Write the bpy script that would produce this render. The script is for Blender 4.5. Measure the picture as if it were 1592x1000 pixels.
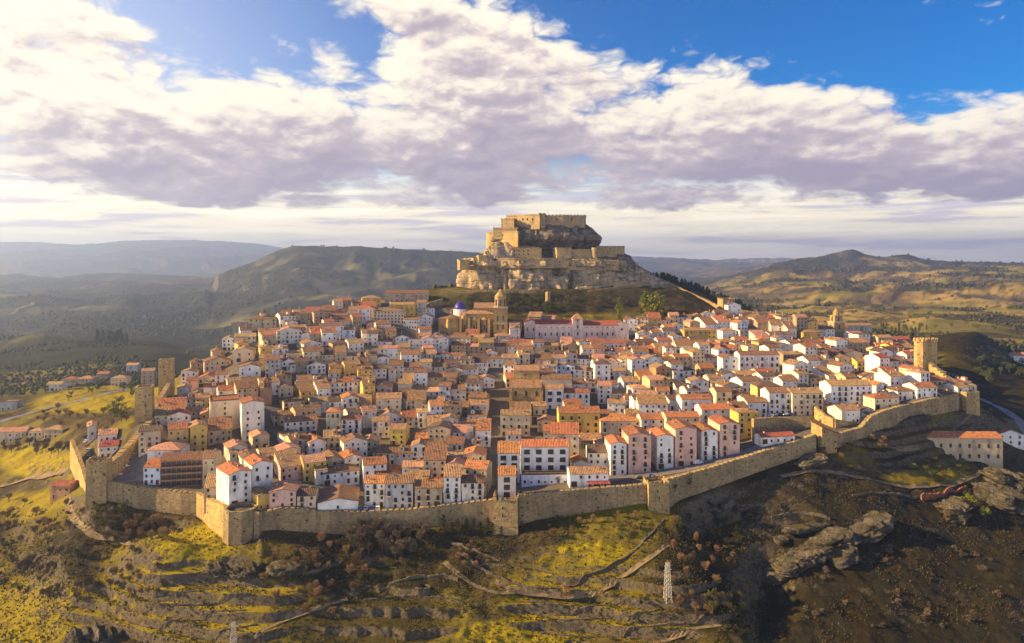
import bpy, math, random
import numpy as np
from mathutils import Vector, Matrix
R = math.radians
rnd = random.Random(11)
for o in list(bpy.data.objects):
    bpy.data.objects.remove(o)
scene = bpy.context.scene
COL = scene.collection

# ------------------------------------------------------------------ camera, light, sky
F, CX, HY = 1137.0, 796.0, 405.0          # focal length, principal column and horizon row of the 1592 x 1000 photograph
cam_d = bpy.data.cameras.new('camera')
cam = bpy.data.objects.new('camera', cam_d); COL.objects.link(cam); scene.camera = cam
cam.location = (0, 0, 0); cam.rotation_euler = (R(90), 0, 0)
cam_d.sensor_width = 36.0; cam_d.lens = 36.0 * F / 1592.0
cam_d.shift_y = -(500.0 - HY) / 1592.0
cam_d.clip_start = 1.0; cam_d.clip_end = 90000.0
scene.view_settings.view_transform = 'Standard'; scene.view_settings.look = 'None'
scene.view_settings.exposure = 1.52; scene.view_settings.gamma = 1.0
cy = scene.cycles
cy.use_denoising = True
try:
    cy.denoiser = 'OPENIMAGEDENOISE'
except Exception:
    pass
cy.max_bounces = 5; cy.diffuse_bounces = 3; cy.glossy_bounces = 2; cy.transmission_bounces = 2; cy.volume_bounces = 1
cy.use_adaptive_sampling = True; cy.adaptive_threshold = 0.015

SUN_AZ, SUN_EL = R(-91.0), R(23.0)       # azimuth from +Y towards +X; the sun stands left of the view and beyond the town
SUN = Vector((math.sin(SUN_AZ) * math.cos(SUN_EL), math.cos(SUN_AZ) * math.cos(SUN_EL), math.sin(SUN_EL)))
sun_d = bpy.data.lights.new('sun', 'SUN'); sun_d.energy = 5.0; sun_d.angle = R(0.5); sun_d.color = (1.0, 0.66, 0.26)
sun = bpy.data.objects.new('sun', sun_d); COL.objects.link(sun)
sun.rotation_euler = SUN.to_track_quat('Z', 'Y').to_euler()

world = bpy.data.worlds.new('World'); scene.world = world; world.use_nodes = True

class NT:
    """small helper around a node tree"""
    def __init__(s, nt, clear=True):
        s.nt = nt
        if clear: nt.nodes.clear()
    def n(s, kind, **kw):
        nd = s.nt.nodes.new(kind)
        for k, v in kw.items(): setattr(nd, k, v)
        return nd
    def put(s, sock, v):
        if v is None: return
        if hasattr(v, 'is_output') or isinstance(v, bpy.types.NodeSocket): s.nt.links.new(v, sock)
        else:
            try: sock.default_value = v
            except Exception: sock.default_value = tuple(v) + (1.0,)
    def m(s, op, a, b=None, c=None, clamp=False):
        nd = s.n('ShaderNodeMath', operation=op); nd.use_clamp = clamp
        for i, v in enumerate((a, b, c)): s.put(nd.inputs[i], v)
        return nd.outputs[0]
    def vm(s, op, a, b=None):
        nd = s.n('ShaderNodeVectorMath', operation=op)
        s.put(nd.inputs[0], a); s.put(nd.inputs[1], b)
        return nd.outputs[0]
    def xyz(s, x, y, z):
        nd = s.n('ShaderNodeCombineXYZ')
        for i, v in enumerate((x, y, z)): s.put(nd.inputs[i], v)
        return nd.outputs[0]
    def noise(s, vec, scale, detail=6, rough=.55, dist=0.0, out=0, dim='3D'):
        nd = s.n('ShaderNodeTexNoise'); nd.noise_dimensions = dim; s.put(nd.inputs['Vector'], vec)
        nd.inputs['Scale'].default_value = scale; nd.inputs['Detail'].default_value = detail
        nd.inputs['Roughness'].default_value = rough; nd.inputs['Distortion'].default_value = dist
        return nd.outputs[out]
    def ramp(s, v, lo, hi, a=0.0, b=1.0, smooth=True):
        nd = s.n('ShaderNodeMapRange'); nd.interpolation_type = 'SMOOTHSTEP' if smooth else 'LINEAR'
        s.put(nd.inputs[0], v)
        for i, x in enumerate((lo, hi, a, b)): s.put(nd.inputs[i + 1], x)
        return nd.outputs[0]
    def mix(s, f, a, b, mode='MIX'):
        nd = s.n('ShaderNodeMix', data_type='RGBA', blend_type=mode)
        s.put(nd.inputs[0], f); s.put(nd.inputs[6], c4(a)); s.put(nd.inputs[7], c4(b))
        return nd.outputs[2]
    def link(s, a, b): s.nt.links.new(a, b)

def c4(c):
    if isinstance(c, (tuple, list)) and len(c) == 3: return (c[0], c[1], c[2], 1.0)
    return c

def pix_dir(px, py):
    u = (px - CX) / F; v = -(py - HY) / F
    return math.atan(u), math.atan(v / math.sqrt(1 + u * u))

def build_world():
    g = bpy.data.node_groups.new('cloud_density', 'ShaderNodeTree')
    g.interface.new_socket('az', in_out='INPUT', socket_type='NodeSocketFloat')
    g.interface.new_socket('el', in_out='INPUT', socket_type='NodeSocketFloat')
    g.interface.new_socket('d', in_out='OUTPUT', socket_type='NodeSocketFloat')
    t = NT(g)
    gi = t.n('NodeGroupInput'); go = t.n('NodeGroupOutput')
    az, el = gi.outputs[0], gi.outputs[1]
    # cumulus field on the sky sphere: wide and low, billowing
    elp = t.m('POWER', t.m('MAXIMUM', el, 0.001), 0.8)
    p = t.xyz(t.m('MULTIPLY', az, 4.4), t.m('MULTIPLY', elp, 8.6), 3.7)
    w = t.noise(p, 2.2, 3, .55, out=1, dim='2D')
    pw = t.vm('ADD', p, t.vm('MULTIPLY', t.vm('SUBTRACT', w, (.5, .5, .5)), (.30, .26, .3)))
    n1 = t.noise(pw, .95, 10, .50, dim='2D')
    vo = t.n('ShaderNodeTexVoronoi'); vo.feature = 'F1'; vo.voronoi_dimensions = '2D'; t.put(vo.inputs['Vector'], pw)
    vo.inputs['Scale'].default_value = 4.2; vo.inputs['Detail'].default_value = 3.0; vo.inputs['Roughness'].default_value = .55
    d = t.m('ADD', t.m('MULTIPLY', n1, 1.2), t.m('MULTIPLY', t.m('SUBTRACT', .50, vo.outputs['Distance']), .26))
    def blob(px, py, sx, sy, amp):
        a0, e0 = pix_dir(px, py)
        qa = t.m('POWER', t.m('DIVIDE', t.m('SUBTRACT', az, a0), sx / F), 2.0)
        qe = t.m('POWER', t.m('DIVIDE', t.m('SUBTRACT', el, e0), sy / F), 2.0)
        return t.m('MULTIPLY', t.m('EXPONENT', t.m('MULTIPLY', t.m('ADD', qa, qe), -1.0)), amp)
    # where the bank is thick and where the blue opens
    cover = None
    for b in ((120, 170, 330, 130, .36), (560, 215, 420, 100, .36), (930, 160, 330, 150, .36), (1380, 245, 420, 85, .36),
              (740, 30, 140, 60, .26), (1210, 120, 200, 40, .14), (1560, 150, 90, 24, .26), (1390, 145, 90, 16, .26), (1500, 42, 60, 12, .26),
              (360, 6, 190, 34, -.36), (565, 75, 50, 36, -.16), (1190, 5, 260, 60, -.46), (1520, 90, 190, 56, -.50),
              (640, 15, 60, 22, .20), (130, 25, 90, 30, .16)):
        v = blob(*b); cover = v if cover is None else t.m('ADD', cover, v)
    # the bank's flat base, some four and a half degrees up
    base = t.ramp(el, R(2.6), R(4.8), -.46, 0.0)
    d = t.m('ADD', t.m('ADD', d, cover), base)
    t.link(t.m('SUBTRACT', d, .62), go.inputs[0])

    t = NT(world.node_tree)
    tc = t.n('ShaderNodeTexCoord'); sp = t.n('ShaderNodeSeparateXYZ'); t.link(tc.outputs['Generated'], sp.inputs[0])
    x, y, z = sp.outputs
    az = t.m('ARCTAN2', x, y); el = t.m('ARCSINE', z)
    sky = t.n('ShaderNodeTexSky', sky_type='NISHITA'); sky.sun_disc = False
    sky.sun_elevation = SUN_EL; sky.sun_rotation = SUN_AZ; sky.altitude = 1000; sky.air_density = 1.0; sky.dust_density = .6; sky.ozone_density = 1.6
    hs = t.n('ShaderNodeHueSaturation'); t.link(sky.outputs[0], hs.inputs['Color']); hs.inputs['Saturation'].default_value = 1.75; hs.inputs['Value'].default_value = 1.05; hs.inputs['Hue'].default_value = .515
    a1, e1 = pix_dir(-150, 180)
    gs = t.m('EXPONENT', t.m('MULTIPLY', t.m('ADD', t.m('POWER', t.m('DIVIDE', t.m('SUBTRACT', az, a1), .42), 2.0), t.m('POWER', t.m('DIVIDE', t.m('SUBTRACT', el, e1), .30), 2.0)), -1.0))
    skc = t.mix(t.m('MULTIPLY', gs, .8), hs.outputs[0], (6.2, 6.4, 7.2))       # bright veil towards the sun's side
    bg_sky = t.n('ShaderNodeBackground'); t.link(skc, bg_sky.inputs[0]); bg_sky.inputs[1].default_value = 0.052
    def dens(a, e):
        nd = t.n('ShaderNodeGroup'); nd.node_tree = g
        t.put(nd.inputs[0], a); t.put(nd.inputs[1], e); return nd.outputs[0]
    d0 = dens(az, el)
    d1 = dens(t.m('ADD', az, -.030), t.m('ADD', el, .024))
    d2 = dens(t.m('ADD', az, -.006), t.m('ADD', el, .010))
    alpha = t.ramp(d0, -.05, 0.22)
    lit = t.m('ADD', t.m('MULTIPLY', t.m('SUBTRACT', d0, d1), 1.0), t.m('MULTIPLY', t.m('SUBTRACT', d0, d2), 1.05))
    thick = t.ramp(d0, 0.05, .62)
    hgt = t.ramp(el, R(4.0), R(13.0))
    br = t.m('ADD', t.m('ADD', .40, lit), t.m('SUBTRACT', t.m('MULTIPLY', hgt, .36), t.m('MULTIPLY', thick, .34)))
    a0, e0 = pix_dir(40, 150)
    gl = t.m('EXPONENT', t.m('MULTIPLY', t.m('ADD', t.m('POWER', t.m('DIVIDE', t.m('SUBTRACT', az, a0), .26), 2.0),
                                             t.m('POWER', t.m('DIVIDE', t.m('SUBTRACT', el, e0), .11), 2.0)), -1.0))
    br = t.m('ADD', br, t.m('MULTIPLY', gl, .22), clamp=True)
    ccol = t.mix(br, (.37, .32, .39), (.72, .60, .57))
    ccol = t.mix(t.ramp(br, .35, 1.0), ccol, (1.0, .90, .72))
    ccol = t.mix(t.ramp(y, -.1, .3, .85, 0.0), ccol, (1.0, .86, .66), 'MULTIPLY')      # unseen clouds behind the camera, warmed as added light on the fronts
    bg_c = t.n('ShaderNodeBackground'); t.link(ccol, bg_c.inputs[0]); t.put(bg_c.inputs[1], t.ramp(y, -.1, .25, .92, .43))  # clouds behind the camera made brighter to fill the shaded fronts
    # the pale strip of far air and thin streaks below the bank
    streak = t.noise(t.xyz(t.m('MULTIPLY', az, 3.0), t.m('MULTIPLY', el, 42.0), 9.1), 1.6, 6, .6, .3, dim='2D')
    scol = t.mix(t.ramp(streak, .50, .64), (1.0, .86, .58), (.62, .53, .54)); scol = t.mix(t.ramp(streak, .38, .47, .7, 0.0), scol, (1.2, 1.02, .74))
    scol = t.mix(t.ramp(el, R(0.0), R(1.4), .4, 0.0), scol, (.80, .72, .66))
    bg_h = t.n('ShaderNodeBackground'); t.link(scol, bg_h.inputs[0]); t.put(bg_h.inputs[1], t.ramp(y, -.1, .25, .80, .60))  # strip also raised behind the camera as added fill
    m1 = t.n('ShaderNodeMixShader'); t.put(m1.inputs[0], t.ramp(el, R(3.0), R(9.0), .93, 0.0)); t.link(bg_sky.outputs[0], m1.inputs[1]); t.link(bg_h.outputs[0], m1.inputs[2])
    m2 = t.n('ShaderNodeMixShader'); t.put(m2.inputs[0], alpha); t.link(m1.outputs[0], m2.inputs[1]); t.link(bg_c.outputs[0], m2.inputs[2])
    out = t.n('ShaderNodeOutputWorld'); t.link(m2.outputs[0], out.inputs[0])
build_world()
world.cycles.sampling_method = 'MANUAL'; world.cycles.sample_map_resolution = 256

# ------------------------------------------------------------------ naming helpers
def put(o, parent=None):
    COL.objects.link(o)
    if parent is not None: o.parent = parent
    return o
def tag(o, label=None, cat=None, group=None, kind=None):
    if label: o['label'] = label
    if cat: o['category'] = cat
    if group: o['group'] = group
    if kind: o['kind'] = kind
    return o
def empty(name, loc, rz=0.0):
    o = bpy.data.objects.new(name, None); o.location = loc; o.rotation_euler = (0, 0, rz)
    o.empty_display_size = .5
    return put(o)

class MB:
    """collects faces and links them as one mesh object"""
    def __init__(s): s.v = []; s.f = []; s.mi = []
    def add(s, vs, fs, mi=0, M=None):
        b = len(s.v)
        if M is not None: vs = [tuple(M @ Vector(v)) for v in vs]
        s.v += [tuple(v) for v in vs]; s.f += [tuple(i + b for i in f) for f in fs]; s.mi += [mi] * len(fs)
    def box(s, x0, x1, y0, y1, z0, z1, mi=0, M=None, bottom=True):
        vs = [(x0, y0, z0), (x1, y0, z0), (x1, y1, z0), (x0, y1, z0), (x0, y0, z1), (x1, y0, z1), (x1, y1, z1), (x0, y1, z1)]
        fs = [(0, 1, 5, 4), (1, 2, 6, 5), (2, 3, 7, 6), (3, 0, 4, 7), (4, 5, 6, 7)] + ([(3, 2, 1, 0)] if bottom else [])
        s.add(vs, fs, mi, M)
    def prism(s, poly, z0, z1, mi=0, M=None, top=None):
        n = len(poly); top = top or poly
        vs = [(p[0], p[1], z0) for p in poly] + [(p[0], p[1], z1) for p in top]
        fs = [(i, (i + 1) % n, n + (i + 1) % n, n + i) for i in range(n)] + [tuple(range(n, 2 * n)), tuple(range(n - 1, -1, -1))]
        s.add(vs, fs, mi, M)
    def cone(s, poly, z0, apex, mi=0, M=None):
        n = len(poly)
        s.add([(p[0], p[1], z0) for p in poly] + [apex], [(i, (i + 1) % n, n) for i in range(n)] + [tuple(range(n - 1, -1, -1))], mi, M)
    def tube(s, a, b, ra, rb, k=5, mi=0):
        a = Vector(a); b = Vector(b); d = (b - a)
        q = d.to_track_quat('Z', 'Y')
        vs = []
        for p, r in ((a, ra), (b, rb)):
            for i in range(k):
                t = 2 * math.pi * i / k
                vs.append(tuple(p + q @ Vector((r * math.cos(t), r * math.sin(t), 0))))
        s.add(vs, [(i, (i + 1) % k, k + (i + 1) % k, k + i) for i in range(k)] + [tuple(range(k, 2 * k)), tuple(range(k - 1, -1, -1))], mi)
    def mesh(s, name, mats):
        me = bpy.data.meshes.new(name); me.from_pydata(s.v, [], s.f)
        for m in (mats if isinstance(mats, (list, tuple)) else [mats]): me.materials.append(m)
        if any(s.mi): me.polygons.foreach_set('material_index', s.mi)
        me.update()
        return me
    def build(s, name, mats, parent=None, loc=None, rz=0.0):
        o = bpy.data.objects.new(name, s.mesh(name, mats))
        if loc is not None: o.location = loc
        if rz: o.rotation_euler = (0, 0, rz)
        return put(o, parent)
def ngon(n, r, ph=0.0, cx=0.0, cy=0.0): return [(cx + r * math.cos(ph + 2 * math.pi * i / n), cy + r * math.sin(ph + 2 * math.pi * i / n)) for i in range(n)]

# ------------------------------------------------------------------ materials
def mat(name, col, col2=None, scale=.4, lo=.4, hi=.65, rough=.9, bump=0.0, bscale=2.0, stripes=None, col3=None, scale3=6.0, vary=0.0, detail=6, stretch=None, spec=.25, metal=0.0, world=False):
    m = bpy.data.materials.new(name); m.use_nodes = True
    t = NT(m.node_tree)
    out = t.n('ShaderNodeOutputMaterial'); b = t.n('ShaderNodeBsdfPrincipled'); t.link(b.outputs[0], out.inputs[0])
    b.inputs['Roughness'].default_value = rough; b.inputs['Specular IOR Level'].default_value = spec; b.inputs['Metallic'].default_value = metal
    tc = t.n('ShaderNodeTexCoord')
    if world:
        geo = t.n('ShaderNodeNewGeometry'); vec = geo.outputs['Position']
    else: vec = tc.outputs['Object']
    oi = t.n('ShaderNodeObjectInfo')
    vec2 = t.vm('ADD', vec, t.xyz(t.m('MULTIPLY', oi.outputs['Random'], 37.0), t.m('MULTIPLY', oi.outputs['Random'], 91.0), 0.0)) if not world else vec
    if stretch: vec2 = t.vm('MULTIPLY', vec2, stretch)
    c = c4(col)
    if col2: c = t.mix(t.ramp(t.noise(vec2, scale, detail, .6), lo, hi), c, col2)
    if col3: c = t.mix(t.ramp(t.noise(vec2, scale3, 4, .6), .52, .66), c, col3)
    h = None
    if stripes:
        wv = t.n('ShaderNodeTexWave'); wv.bands_direction = stripes[0]; t.put(wv.inputs['Vector'], vec)
        wv.inputs['Scale'].default_value = stripes[1]; wv.inputs['Distortion'].default_value = stripes[3] if len(stripes) > 3 else .4
        wv.inputs['Detail'].default_value = 2.0
        c = t.mix(t.m('MULTIPLY', wv.outputs['Fac'], stripes[2]), c, (.05, .03, .02), 'MIX'); h = wv.outputs['Fac']
    if vary:
        hsv = t.n('ShaderNodeHueSaturation'); t.put(hsv.inputs['Color'], c)
        t.put(hsv.inputs['Value'], t.m('ADD', 1.0 - vary, t.m('MULTIPLY', oi.outputs['Random'], 2 * vary)))
        t.put(hsv.inputs['Hue'], t.m('ADD', .5 - .012, t.m('MULTIPLY', t.m('FRACT', t.m('MULTIPLY', oi.outputs['Random'], 7.31)), .024)))
        c = hsv.outputs[0]
    t.put(b.inputs['Base Color'], c)
    if bump:
        bp = t.n('ShaderNodeBump'); bp.inputs['Strength'].default_value = bump; bp.inputs['Distance'].default_value = .3
        t.put(bp.inputs['Height'], h if h is not None else t.noise(vec, bscale, 6, .65)); t.link(bp.outputs[0], b.inputs['Normal'])
    return m

# ------------------------------------------------------------------ terrain
def hash2(ix, iy, s):
    h = (ix.astype(np.int64) * 374761393 + iy.astype(np.int64) * 668265263 + s * 1442695041) & 0x7fffffff
    h = ((h ^ (h >> 13)) * 1274126177) & 0x7fffffff
    return ((h ^ (h >> 16)) & 0xffff) / 65535.0
def vnoise(x, y, s=0):
    ix = np.floor(x); iy = np.floor(y); fx = x - ix; fy = y - iy
    fx = fx * fx * fx * (fx * (fx * 6 - 15) + 10); fy = fy * fy * fy * (fy * (fy * 6 - 15) + 10)
    a = hash2(ix, iy, s); b = hash2(ix + 1, iy, s); c = hash2(ix, iy + 1, s); d = hash2(ix + 1, iy + 1, s)
    return (a + (b - a) * fx) * (1 - fy) + (c + (d - c) * fx) * fy
def fbm(x, y, o=5, s=0, g=.5):
    r = 0; a = 1.0; t = 0
    for i in range(o):
        r = r + a * vnoise(x, y, s + i * 17); t += a; a *= g
        x, y = x * 1.7 + y * 1.0 + 11.3, y * 1.7 - x * 1.0 + 5.7
    return r / t
def sstep(x, a, b):
    t = np.clip((x - a) / (b - a), 0, 1); return t * t * (3 - 2 * t)

# the town wall's course: column of the photograph, depth, row of its foot, row of the ground behind it
WALL = [(-600, 430, 800, 800), (-300, 415, 800, 800), (0, 400, 790, 790), (100, 365, 778, 778), (139, 347, 772, 766), (150, 345, 772, 755), (167, 345, 774, 753), (240, 343, 794, 762), (306, 339, 801, 769),
        (330, 325, 820, 781), (352, 312, 840, 791), (399, 308, 838, 799), (406, 312, 818, 798), (448, 315, 822, 791), (484, 316, 826, 792),
        (536, 317, 829, 796), (575, 318, 820, 797), (634, 319, 819, 794), (712, 320, 813, 785), (767, 320, 819, 779), (807, 321, 814, 772),
        (834, 323, 805, 768), (900, 326, 797, 763), (1000, 331, 778, 755), (1040, 333, 788, 747), (1056, 335, 773, 742), (1264, 368, 702, 678),
        (1297, 374, 697, 678), (1337, 385, 676, 667), (1352, 389, 671, 650), (1374, 396, 663, 642), (1400, 403, 654, 634), (1452, 418, 642, 622), (1486, 430, 636, 614),
        (1515, 434, 639, 630), (1545, 440, 645, 645), (1592, 450, 655, 655), (1900, 480, 650, 650), (2400, 500, 650, 650)]
Wp = np.array([w[0] for w in WALL], float)
WY = np.array([w[1] for w in WALL], float)
Wb = np.array([-(w[2] - HY) / F * w[1] for w in WALL]); Wt = np.array([-(w[3] - HY) / F * w[1] for w in WALL])
INS = {
 -600: [(700, 640), (1300, 560), (2500, 505), (5000, 440), (7000, 428), (9000, 440), (16000, 385), (22000, 400)],
 -200: [(500, 720), (700, 630), (1300, 552), (2500, 505), (5000, 440), (7000, 426), (9000, 440), (16000, 382), (22000, 400)],
 0: [(440, 760), (480, 722), (560, 668), (700, 622), (1000, 578), (1400, 546), (1700, 530), (2000, 536), (2600, 510), (3500, 470), (5000, 440), (6500, 428), (8000, 437), (13000, 400), (16000, 379), (22000, 395)],
 130: [(380, 745), (420, 695), (500, 652), (650, 613), (900, 580), (1100, 556), (1350, 535), (1600, 545), (2500, 500), (4000, 455), (5500, 432), (7000, 437), (13000, 396), (16000, 377), (22000, 395)],
 225: [(352, 747), (380, 688), (400, 656), (425, 650), (450, 642), (520, 618), (700, 602), (1000, 563), (1350, 535), (1500, 532), (1700, 545), (2500, 500), (3500, 465), (5000, 435), (7000, 438), (13000, 396), (16000, 377), (22000, 395)],
 310: [(345, 762), (380, 702), (440, 640), (500, 588), (535, 568), (600, 592), (800, 600), (1200, 555), (2000, 530), (3000, 480), (4000, 450), (5000, 432), (7000, 437), (14000, 393), (16000, 379), (22000, 395)],
 400: [(320, 786), (380, 698), (450, 606), (520, 543), (560, 514), (600, 522), (700, 560), (1200, 545), (2200, 505), (3200, 452), (3800, 416), (4200, 406), (5000, 416), (14000, 401), (16000, 384), (22000, 395)],
 470: [(330, 772), (400, 680), (480, 583), (560, 513), (600, 496), (650, 508), (900, 530), (2000, 510), (3000, 450), (3700, 397), (4000, 383), (4500, 391), (8000, 420), (16000, 392), (22000, 400)],
 600: [(335, 778), (400, 688), (480, 597), (560, 523), (620, 486), (680, 466), (720, 464), (800, 490), (1500, 500), (2800, 460), (3800, 402), (4100, 387), (4500, 391), (8000, 420), (22000, 402)],
 700: [(335, 773), (400, 688), (480, 602), (560, 540), (600, 518), (640, 488), (690, 453), (740, 446), (800, 460), (1500, 490), (3000, 450), (4000, 397), (4300, 391), (4800, 396), (22000, 404)],
 800: [(335, 765), (400, 684), (480, 600), (560, 545), (600, 524), (630, 502), (660, 472), (690, 452), (760, 440), (820, 455), (1000, 480), (2500, 470), (6000, 430), (9000, 415), (22000, 404)],
 950: [(340, 748), (400, 686), (480, 606), (560, 549), (600, 529), (630, 509), (660, 476), (690, 451), (740, 432), (800, 440), (1000, 480), (2500, 465), (6000, 425), (9000, 413), (12000, 403), (14000, 404), (22000, 408)],
 1050: [(345, 735), (400, 672), (480, 594), (560, 543), (600, 519), (630, 501), (660, 477), (690, 457), (720, 444), (745, 440), (800, 452), (1000, 490), (1500, 495), (2500, 470), (5000, 440), (8000, 418), (12000, 400), (14000, 402), (22000, 408)],
 1150: [(358, 706), (400, 662), (480, 586), (560, 536), (600, 510), (640, 494), (670, 492), (720, 483), (760, 481), (850, 497), (1100, 500), (1500, 487), (2500, 455), (4000, 427), (6000, 421), (12000, 403), (22000, 407)],
 1220: [(366, 688), (400, 652), (480, 581), (560, 531), (600, 509), (640, 502), (700, 507), (900, 510), (1200, 500), (1600, 480), (2500, 445), (3500, 417), (4500, 405), (6000, 409), (12000, 404), (22000, 407)],
 1320: [(386, 668), (420, 636), (480, 587), (540, 550), (580, 537), (640, 532), (720, 535), (900, 520), (1200, 500), (1600, 475), (2500, 440), (3500, 416), (4200, 396), (4400, 390), (4800, 396), (8000, 408), (22000, 408)],
 1400: [(408, 634), (440, 610), (480, 586), (520, 565), (560, 552), (600, 547), (700, 545), (900, 525), (1200, 500), (1600, 472), (2500, 440), (3500, 416), (4300, 402), (4800, 401), (8000, 408), (22000, 408)],
 1450: [(425, 617), (440, 609), (470, 597), (520, 588), (560, 580), (600, 562), (640, 535), (680, 524), (800, 535), (1000, 512), (1600, 468), (2500, 435), (3500, 418), (4500, 406), (8000, 408), (22000, 409)],
 1510: [(445, 625), (500, 612), (560, 588), (600, 562), (640, 528), (680, 518), (800, 530), (1000, 510), (1200, 495), (1600, 466), (2500, 434), (4000, 413), (8000, 409), (22000, 409)],
 1592: [(470, 643), (520, 614), (600, 588), (700, 562), (850, 534), (1000, 518), (1200, 495), (1600, 465), (2500, 433), (4000, 412), (6000, 411), (22000, 410)],
 2000: [(520, 640), (700, 580), (1000, 530), (1600, 470), (3000, 430), (6000, 412), (22000, 410)],
}
OUT = {
 -600: [(370, 870), (330, 950), (300, 1030), (220, 1260)], -200: [(380, 850), (340, 910), (300, 1000), (220, 1240)],
 0: [(375, 815), (345, 868), (315, 930), (290, 1000), (220, 1230)], 100: [(350, 805), (325, 852), (300, 925), (282, 1000), (220, 1210)],
 160: [(338, 805), (322, 848), (300, 915), (278, 1000), (220, 1200)], 250: [(333, 818), (324, 832), (314, 838), (308, 845), (301, 865), (290, 905), (272, 1000), (220, 1190)],
 350: [(306, 851), (296, 882), (285, 918), (266, 1000), (220, 1180)], 480: [(308, 845), (299, 872), (291, 900), (281, 940), (268, 1000), (220, 1190)],
 600: [(311, 835), (301, 866), (293, 895), (285, 928), (268, 1000), (220, 1200)], 787: [(313, 835), (304, 855), (297, 885), (292, 906), (284, 938), (270, 1000), (220, 1200)],
 900: [(316, 820), (307, 842), (297, 878), (290, 908), (283, 940), (270, 1000), (220, 1190)], 1020: [(324, 803), (313, 828), (302, 852), (291, 893), (282, 932), (268, 1000), (220, 1180)],
 1120: [(337, 778), (324, 822), (305, 872), (292, 905), (280, 945), (265, 1000), (220, 1190)], 1200: [(347, 752), (335, 790), (318, 850), (300, 908), (285, 950), (268, 1010), (220, 1210)],
 1320: [(371, 703), (352, 752), (337, 788), (318, 850), (300, 905), (272, 1000), (220, 1190)], 1450: [(408, 660), (392, 705), (367, 748), (347, 790), (325, 845), (300, 912), (275, 1000), (220, 1190)],
 1592: [(430, 695), (402, 733), (372, 765), (347, 808), (322, 860), (300, 912), (275, 1000), (220, 1190)], 2000: [(430, 720), (372, 790), (320, 880), (275, 1010), (220, 1200)],
}
def pchip(x, y, q):
    x = np.asarray(x, float); y = np.asarray(y, float); h = np.diff(x); d = np.diff(y, axis=0) / h[(...,) + (None,) * (y.ndim - 1)]
    m = np.zeros_like(y)
    a, b = d[:-1], d[1:]
    h0 = h[:-1][(...,) + (None,) * (y.ndim - 1)]; h1 = h[1:][(...,) + (None,) * (y.ndim - 1)]
    w1 = 2 * h1 + h0; w2 = h1 + 2 * h0
    with np.errstate(divide='ignore', invalid='ignore'):
        mm = (w1 + w2) / (w1 / a + w2 / b)
    m[1:-1] = np.where(a * b > 0, mm, 0); m[0] = d[0]; m[-1] = d[-1]
    i = np.clip(np.searchsorted(x, q) - 1, 0, len(x) - 2); t = np.clip((q - x[i]) / h[i], 0, 1)
    sh = (...,) + (None,) * (y.ndim - 1); t = t[sh]; hh = h[i][sh]
    return y[i] * (2 * t**3 - 3 * t**2 + 1) + m[i] * hh * (t**3 - 2 * t**2 + t) + y[i + 1] * (-2 * t**3 + 3 * t**2) + m[i + 1] * hh * (t**3 - t**2)
L9 = math.log(900.0); L2 = math.log(200.0)
def s_in(Y, yw): return np.where(Y < 900, (np.log(Y) - np.log(yw)) / (L9 - np.log(yw)), 1 + np.log(np.maximum(Y, 1) / 900.0))
def s_out(Y, yw): return np.where(Y > 200, (np.log(yw) - np.log(Y)) / (np.log(yw) - L2), 1 + np.log(200.0 / np.maximum(Y, 1)))
PXG = np.linspace(-600, 2000, 651)
def soften(v, sig=14):
    k = np.exp(-.5 * (np.arange(-40, 41) / sig) ** 2); k /= k.sum()
    return np.convolve(np.pad(np.interp(PXG, Wp, v), 40, mode='edge'), k, 'valid')
SY, SWb, SWt = soften(WY), soften(Wb), soften(Wt)      # the wall's course without its corners, for the lie of the land behind it
SI = np.linspace(0, 4.4, 1761); SO = np.linspace(0, 2.4, 601)
def table(cols, inside):
    ks = sorted(cols); rows = []
    for k in ks:
        yw = np.interp(k, PXG, SY); z0 = np.interp(k, PXG, SWt if inside else SWb)
        pts = cols[k]; Y = np.array([p[0] for p in pts], float); Z = np.array([-(p[1] - HY) / F * p[0] for p in pts])
        s = s_in(Y, yw) if inside else s_out(Y, yw)
        ok = s > .02; s = s[ok]; Z = Z[ok]
        s = np.concatenate([[0.0], s]); Z = np.concatenate([[z0], Z])
        if inside: s = np.append(s, 4.6); Z = np.append(Z, Z[-1] - 200)
        else: s = np.append(s, 2.6); Z = np.append(Z, Z[-1] - 12)
        fade = np.clip(1 - s, 0, 1)
        S = SI if inside else SO
        rows.append(pchip(s, Z, S) - z0 * np.clip(1 - S, 0, 1))
    return pchip(np.array(ks, float), np.array(rows), PXG)
TI, TO = table(INS, True), table(OUT, False)
def look(T, S, px, s):
    a = np.clip((px - PXG[0]) / (PXG[1] - PXG[0]), 0, len(PXG) - 1.001); b = np.clip(s / S[1], 0, len(S) - 1.001)
    i = a.astype(int); j = b.astype(int); fa = a - i; fb = b - j
    return (T[i, j] * (1 - fa) + T[i + 1, j] * fa) * (1 - fb) + (T[i, j + 1] * (1 - fa) + T[i + 1, j + 1] * fa) * fb
def base_z(px, Y):
    yw = np.interp(px, Wp, WY); ys = np.interp(px, PXG, SY)
    def zin(Y):
        s = np.maximum(s_in(Y, ys), 0)
        return look(TI, SI, px, s) + np.interp(px, PXG, SWt) * np.clip(1 - s, 0, 1)
    def zout(Y):
        s = np.maximum(s_out(Y, ys), 0)
        return look(TO, SO, px, s) + np.interp(px, PXG, SWb) * np.clip(1 - s, 0, 1)
    zi = zin(Y) + (np.interp(px, Wp, Wt) - zin(yw)) * np.exp(-np.maximum(Y - yw, 0) / 14.0)
    zo = zout(Y) + (np.interp(px, Wp, Wb) - zout(yw)) * np.exp(-np.maximum(yw - Y, 0) / 9.0)
    k = sstep(Y - yw, -0.2, 1.2)
    return zi * k + zo * (1 - k)
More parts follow.
